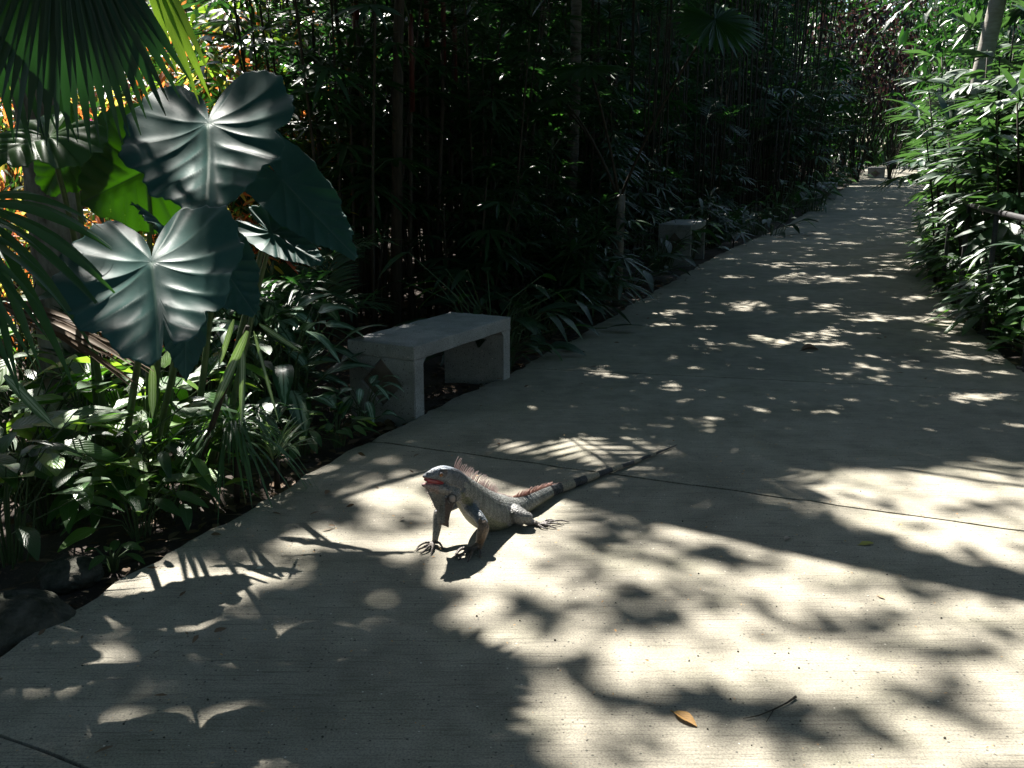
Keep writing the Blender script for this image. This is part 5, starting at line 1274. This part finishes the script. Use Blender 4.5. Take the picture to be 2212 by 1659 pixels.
OPS.append(('p', cp([(650, 850), (800, 830), (960, 780), (1050, 780), (1200, 850), (1350, 840), (1450, 900), (1640, 880), (1650, 940), (1480, 950), (1300, 1010), (1150, 980), (950, 920), (750, 880)], 'br'), .03))
OPS.append(('p', [(1106, 1000), (1296, 1067), (1500, 1118), (1711, 1165), (1900, 1210), (2260, 1300), (2260, 1240), (2000, 1180), (1641, 1091), (1560, 1050), (1400, 1000)], .03))
E1 = cm([(430, 120, 130, 60, .1), (950, 180, 120, 60, .2), (560, 400, 150, 60, .12), (150, 440, 120, 60, .2), (1150, 480, 80, 40, .3), (470, 510, 70, 25, .15), (780, 570, 60, 20, .3), (1480, 580, 90, 20, .15), (1900, 580, 160, 45, .15), (200, 290, 60, 20, .3), (1760, 770, 130, 25, .15), (2170, 760, 80, 15, .2), (100, 700, 150, 90, .2), (40, 1010, 110, 120, .15), (600, 830, 120, 50, .25), (1700, 330, 200, 40, .35)], 'br')
E1 += cm([(250, 240, 170, 70, .05), (700, 190, 260, 55, .12), (1650, 560, 200, 60, .15)], 'ig')
E2 = cm([(820, 55, 140, 38, 1), (1310, 280, 150, 42, 1), (120, 150, 160, 70, 1), (130, 340, 170, 42, 1), (400, 600, 210, 85, 1), (600, 620, 190, 60, 1), (820, 430, 110, 50, .95), (1200, 680, 340, 110, 1), (1400, 620, 160, 45, 1), (1750, 690, 190, 50, 1), (2150, 470, 120, 95, 1), (2130, 200, 140, 55, 1), (1900, 160, 130, 28, .95), (2140, 880, 110, 115, 1), (1550, 1050, 180, 65, 1), (860, 720, 90, 40, .85)], 'br')
E2 += cm([(400, 500, 140, 48), (590, 600, 60, 32), (310, 600, 30, 38, .8), (930, 425, 45, 20), (640, 390, 40, 18, .6), (1000, 390, 40, 30, .6), (1120, 400, 25, 35, .6), (850, 540, 20, 12), (840, 630, 35, 12), (800, 660, 25, 10), (440, 980, 180, 60, .6), (1140, 1060, 280, 42, .7), (80, 1050, 70, 40, .5), (1530, 1000, 32, 34, .6), (90, 670, 40, 20, .5), (210, 720, 45, 30, .5), (780, 955, 22, 15, .5), (910, 520, 30, 8, .5), (1200, 550, 25, 8, .5), (1650, 970, 30, 8, .6),
           (2050, 800, 140, 75, 1), (2060, 925, 170, 30, .6), (2050, 450, 170, 62, 1), (1680, 260, 90, 28, .8), (1660, 350, 80, 28, .8), (1610, 430, 42, 30, .8), (1600, 170, 130, 42, .85), (1180, 300, 140, 60, .65)], 'bl')
E2 += cm([(1260, 35, 200, 11), (970, 90, 75, 9), (1280, 100, 180, 20), (1420, 110, 90, 10), (720, 175, 60, 6), (820, 205, 40, 6), (1010, 215, 120, 24), (1130, 245, 40, 9), (700, 235, 60, 6), (1360, 215, 60, 14), (1260, 240, 32, 12), (1380, 235, 60, 8), (1530, 265, 100, 24), (1620, 270, 120, 11), (1800, 265, 110, 18), (1880, 290, 110, 20), (1740, 180, 80, 10), (1640, 160, 60, 7), (1850, 330, 120, 22, .5), (620, 312, 112, 13), (830, 303, 50, 6), (760, 358, 40, 5), (830, 390, 62, 18, .6), (1300, 345, 110, 18, .7), (1380, 325, 60, 20, .7), (1150, 365, 135, 9, 1), (1370, 380, 110, 11, 1), (1490, 402, 55, 7), (1300, 412, 50, 5), (1920, 435, 110, 9), (2070, 460, 60, 6), (1560, 495, 80, 18), (1720, 475, 48, 14), (1400, 500, 120, 14, .7), (1520, 525, 150, 10, .8), (1900, 500, 110, 22, .7), (2080, 510, 110, 15), (1620, 540, 70, 7), (1690, 428, 30, 5), (2000, 610, 155, 22, .9), (2120, 600, 80, 12, .9), (1370, 580, 50, 6), (1600, 630, 80, 6, .5), (1820, 645, 40, 7, .5), (640, 575, 40, 4), (440, 548, 30, 4), (110, 657, 40, 8), (190, 669, 25, 7), (450, 655, 38, 7), (520, 667, 32, 8), (580, 678, 16, 7), (270, 652, 30, 5), (1450, 715, 50, 6, .5), (630, 762, 50, 8, .5),
           (1030, 853, 28, 15), (810, 898, 30, 11), (940, 957, 60, 14), (630, 968, 38, 12), (700, 962, 30, 6), (940, 1022, 70, 18), (1210, 900, 30, 8, .5), (1360, 838, 90, 12, .8), (1490, 888, 80, 22), (1300, 920, 40, 15), (1340, 955, 80, 20), (1140, 960, 60, 35, .5), (1180, 1000, 90, 34, .6), (1220, 1060, 130, 45, .85), (1440, 1000, 120, 20, .6), (1700, 935, 20, 11), (1790, 937, 90, 13), (1850, 880, 80, 11), (2000, 880, 90, 18), (2080, 910, 130, 30, .8), (2090, 960, 130, 30, .8), (1830, 1030, 145, 23, 1), (1600, 1040, 120, 20, .7), (1400, 1085, 200, 24, .7), (2080, 1080, 170, 30, .5)], 'mid')
E2 += cm([(100, 140, 130, 30, .6), (450, 215, 110, 25, .7), (100, 430, 130, 100, .7), (850, 330, 160, 34, .5), (800, 420, 120, 40, .7), (60, 580, 150, 110, .75), (200, 780, 180, 90, .85), (420, 790, 120, 90, .9), (1150, 640, 260, 75, 1), (1000, 800, 260, 120, 1)], 'ig')
HB = cp([(-60, 800), (130, 790), (370, 770), (640, 780), (690, 800), (660, 870), (560, 885), (400, 915), (200, 875), (-60, 850)], 'mid')
vn_r = np.random.default_rng(55); VN = vn_r.random((256, 256))
def vnoise(x, y, c):
    X = x/c; Y = y/c; i = np.floor(X).astype(int); j = np.floor(Y).astype(int); fx = X-i; fy = Y-j; fx = fx*fx*(3-2*fx); fy = fy*fy*(3-2*fy)
    g = lambda a, b: VN[a % 256, b % 256]
    return (g(i, j)*(1-fx)+g(i+1, j)*fx)*(1-fy)+(g(i, j+1)*(1-fx)+g(i+1, j+1)*fx)*fy
def inpoly(px, py, P):
    c = np.zeros(len(px), bool); n = len(P)
    for i in range(n):
        x0, y0 = P[i]; x1, y1 = P[(i+1) % n]
        if y0 == y1: continue
        s = ((y0 > py) != (y1 > py)) & (px < (x1-x0)*(py-y0)/(y1-y0)+x0); c ^= s
    return c
def TT(x, y):
    px, py, d = project(x, y, np.zeros_like(x))
    on = (x > xl(y)-.1) & (x < xr(y)+.15) & (y > 1.2)
    T = np.full(len(x), .018)
    nz = vnoise(x+30, y+40, .22); nz2 = vnoise(x+10, y+70, .6)
    left = x <= xl(y)-.1; right = x >= xr(y)+.15
    T = np.where(left, np.where(nz > .70, .8, .06), T)
    T = np.where(left & (y < 4.6), np.where(nz > .55, .85, .12), T)
    T = np.where(right, np.where(nz*.6+nz2*.4 > .30, .96, .15), T)
    far = on & (y > 12.5); T = np.where(far, np.where(nz > .66, .8, .03), T)
    T = np.where(left & (y > 5.3) & (x-.5 < -.235*(y+1.1)), .97, T)
    T = np.where((y > 45), .8, T)
    T = np.where((y <= 1.2), .05, T)
    m = on & (y <= 14)
    X, Y_ = px, py
    for op in OPS:
        s = inpoly(X, Y_, op[1]); T = np.where(m & s, op[2], T)
    # mottle of the half-lit area
    half = m & (np.abs(T-.5) < .01); T = np.where(half, np.clip(.87+(vnoise(x, y, .15)-.5)*.9, .3, .99), T)
    tiny = m & (y > 5.0) & (vnoise(x+3, y+9, .13)*.55+vnoise(x, y, .5)*.45 > .665); T = np.where(tiny & (T < .1), .75, T)
    brk = np.clip((vnoise(x*.6+7, y+3, .085)-.28)*4, .12, 1)
    for L_ in (E1, E2):
        for (cx_, cy_, rx, ry, v) in L_:
            if cy_ < 960: rx, ry = rx*1.05, ry*1.05
            elif v >= .9: rx, ry = rx*1.12, ry*1.12
            q = ((X-cx_)/rx)**2+((Y_-cy_)/ry)**2; T = np.where(m & (q < 1.0), v*brk if cy_ < 880 else v, T)
    T = np.where(m & inpoly(X, Y_, HB), 1.0, T)
    for (lx, ly, r_, fo) in LIT:
        q = (x-lx)**2+(y-ly)**2 < r_*r_
        if not fo: q &= ~(on & (y < 13))
        T = np.where(q, np.maximum(T, .97), T)
    gx = np.clip(((x+10)/.05).astype(int), 0, 699); gy = np.clip(((y+5)/.05).astype(int), 0, 599); T = np.where(LG[gx, gy], .97, T)
    return T
CT = [('rain tree', 6.6, 4.6), ('rain tree', -6.2, 2.5), ('rain tree', -9.5, 8.0), ('rain tree', 7.6, 13.0), ('rain tree', -2.0, -3.0), ('rain tree', 4.4, -2.0), ('rain tree', -3, 17), ('rain tree', 10.8, 22), ('rain tree', 3.2, 27), ('rain tree', 17.5, 34), ('rain tree', -13, 14)]  # trees added for shade; their crown leaves are laid to throw the dapples
CLAB = ['spreading shade tree just outside the picture on the right, one limb over the path', 'shade tree standing outside the picture on the left', 'shade tree in the thicket beyond the sunny clearing', 'shade tree behind the lady palms on the right', 'shade tree behind the viewer on the left', 'shade tree behind the viewer on the right', 'shade tree deep in the palm thicket', 'tall shade tree right of the path past the handrail', 'tall shade tree left of the path past the second bench', 'tall shade tree right of the path at its far bend', 'shade tree far back in the clearing']
def canopy():
    r = np.random.default_rng(99); P = []; LW = []
    def zone(x0, x1, y0, y1, L, W, h0, h1, cov, filt=None):
        A = L*W*.62*.5
        lam = 5.1/A; n = int((x1-x0)*(y1-y0)*lam)
        x = r.uniform(x0, x1, n); y = r.uniform(y0, y1, n)
        k = np.ones(n, bool) if filt is None else filt(x, y)
        x, y = x[k], y[k]; T = TT(x, y); acc = r.random(len(x)) < np.minimum(1, -np.log(np.clip(T, .006, 1))*cov/5.1)
        x, y = x[acc], y[acc]; h = r.uniform(h0, h1, len(x)) if not callable(h0) else h0(x, y, r)
        p = np.stack([x-SUNH[0]*h, y-SUNH[1]*h, h], 1)
        px, py, d = project(p[:, 0], p[:, 1], p[:, 2]); vis = (d > 0) & (px > -60) & (px < 2272) & (py > -50) & (p[:, 1] < 26)
        P.append(p[~vis]); LW.append(np.tile([L, W], ((~vis).sum(), 1)))
    onp = lambda x, y: (x > xl(y)-.12) & (x < xr(y)+.2)
    zone(-2.2, 3.6, 1.0, 4.9, .16, .075, 8.0, 12.0, 1.0, onp)
    zone(-1.2, 5.8, 4.9, 8.6, .09, .045, 3.5, 4.6, 1.0, onp)
    zone(-.2, 6.2, 8.6, 13.2, .11, .05, 4.3, 5.6, 1.0, onp)
    zone(-9, 9, -4.5, 1.0, .34, .16, 4.5, 8, .8)
    zone(-9, 8.5, 1.0, 13.2, .24, .11, 4.6, 7.5, .75, lambda x, y: ~onp(x, y))
    zone(-9, 18, 13.2, 30, .34, .16, 6, 10, .8)
    zone(0, 28, 30, 62, .6, .3, 9, 14, .7)
    P = np.concatenate(P); LW = np.concatenate(LW)
    tx = np.array([[a, b] for _, a, b in CT]); own = np.argmin(((P[:, None, :2]-tx[None])**2).sum(-1), 1)
    for i, (nm, a, b) in enumerate(CT):
        root = empty('added_shade_tree', (a, b, 0), 0, CLAB[i], 'tree'); s = own == i
        if not s.any(): continue
        q = P[s]-np.array([a, b, 0]); n = len(q); lf = MB()
        lf.blades(q, nrmz(r.normal(0, 1, (n, 3))*np.array([1, 1, .35])), nrmz(r.normal(0, .35, (n, 3))+np.array([-.2, .5, 1.])), LW[s][:, 0]*r.uniform(.8, 1.2, n), LW[s][:, 1]*r.uniform(.8, 1.2, n), .1, 'ovate', .15, 2)
        lf.build('crown', MAT['canopy'], root)
        tk = MB(); zt = min(4.4, q[:, 2].min()-.2); px, py, d = project(np.array([a]), np.array([b]), np.array([2.]))
        tk.tube([(0, 0, -.15), (.05, .03, zt*.5), (-.04, 0, zt), (0, 0, zt+1.2)], [.24, .19, .15, .10], 14)
        kk = r.choice(n, min(n, 26), replace=False)
        for e in q[kk]:
            st_ = np.array([0, 0, zt+r.uniform(-.2, 1.0)]); e = e.copy(); e[2] += .1; m = st_*.5+e*.5+np.array([0, 0, .35])
            P3 = np.array([st_, m, e])+np.array([a, b, 0]); pxx, pyy, dd = project(P3[:, 0], P3[:, 1], P3[:, 2])
            if ((dd > 0) & (pxx > -80) & (pxx < 2290) & (pyy > -60)).any(): continue
            tk.tube([st_, m, e], [.06, .035, .008], 6, caps=False)
        if i == 0:  # limb added and bent so that its shadow draws the diagonal band
            pts = [np.array([-.02, 0, 4.3]), np.array([-2.2, .9, 6.0])]
            for (gx, gy), h in (((3.9, 1.45), 6.2), ((3.0, 2.25), 6.2), ((1.9, 3.0), 6.1), ((1.2, 3.42), 6.0), ((.45, 3.92), 5.9), ((-.2, 4.45), 5.7), ((-.9, 5.0), 5.6)):
                pts.append(np.array([gx-SUNH[0]*h-a, gy-SUNH[1]*h-b, h]))
            tk.tube(pts, [.13, .13, .135, .13, .125, .12, .115, .10, .07], 12)
        tk.build('trunk', MAT['bark'], root)
canopy()
SKYS=.05; SUNE=5.0; EXPO=2.1
cd = bpy.data.cameras.new('camera'); cam = bpy.data.objects.new('camera', cd); col.objects.link(cam)
cd.sensor_width = 36; cd.lens = 36*FP/2212; cd.clip_end = 1500; cd.clip_start = .05
cam.location = (0, 0, CH); cam.rotation_euler = (math.pi/2-PITCH, 0, 0); scene.camera = cam
w = bpy.data.worlds.new('World'); scene.world = w; w.use_nodes = True; nt = w.node_tree
sky = nt.nodes.new('ShaderNodeTexSky'); sky.sky_type = 'NISHITA'; sky.sun_disc = False
el = math.asin(SUNDIR.z); sky.sun_elevation = el; sky.sun_rotation = math.atan2(SUNDIR.x, SUNDIR.y)
nt.links.new(sky.outputs[0], nt.nodes['Background'].inputs[0]); nt.nodes['Background'].inputs[1].default_value = SKYS
ld = bpy.data.lights.new('sun', 'SUN'); ld.energy = SUNE; ld.angle = rad(.53); ld.color = (1, .955, .88)
lo = bpy.data.objects.new('sun', ld); col.objects.link(lo); lo.rotation_euler = SUNDIR.to_track_quat('Z', 'Y').to_euler(); lo.location = (-3, 6, 12)
scene.render.engine = 'CYCLES'; cy = scene.cycles
cy.max_bounces = 4; cy.diffuse_bounces = 2; cy.glossy_bounces = 2; cy.transmission_bounces = 3; cy.transparent_max_bounces = 4; cy.sample_clamp_indirect = 4; cy.caustics_reflective = False; cy.caustics_refractive = False
vs = scene.view_settings; vs.view_transform = 'Standard'; vs.look = 'None'; vs.gamma = 1; vs.use_curve_mapping = False; vs.exposure = EXPO
scene.render.resolution_x = 1024; scene.render.resolution_y = 768
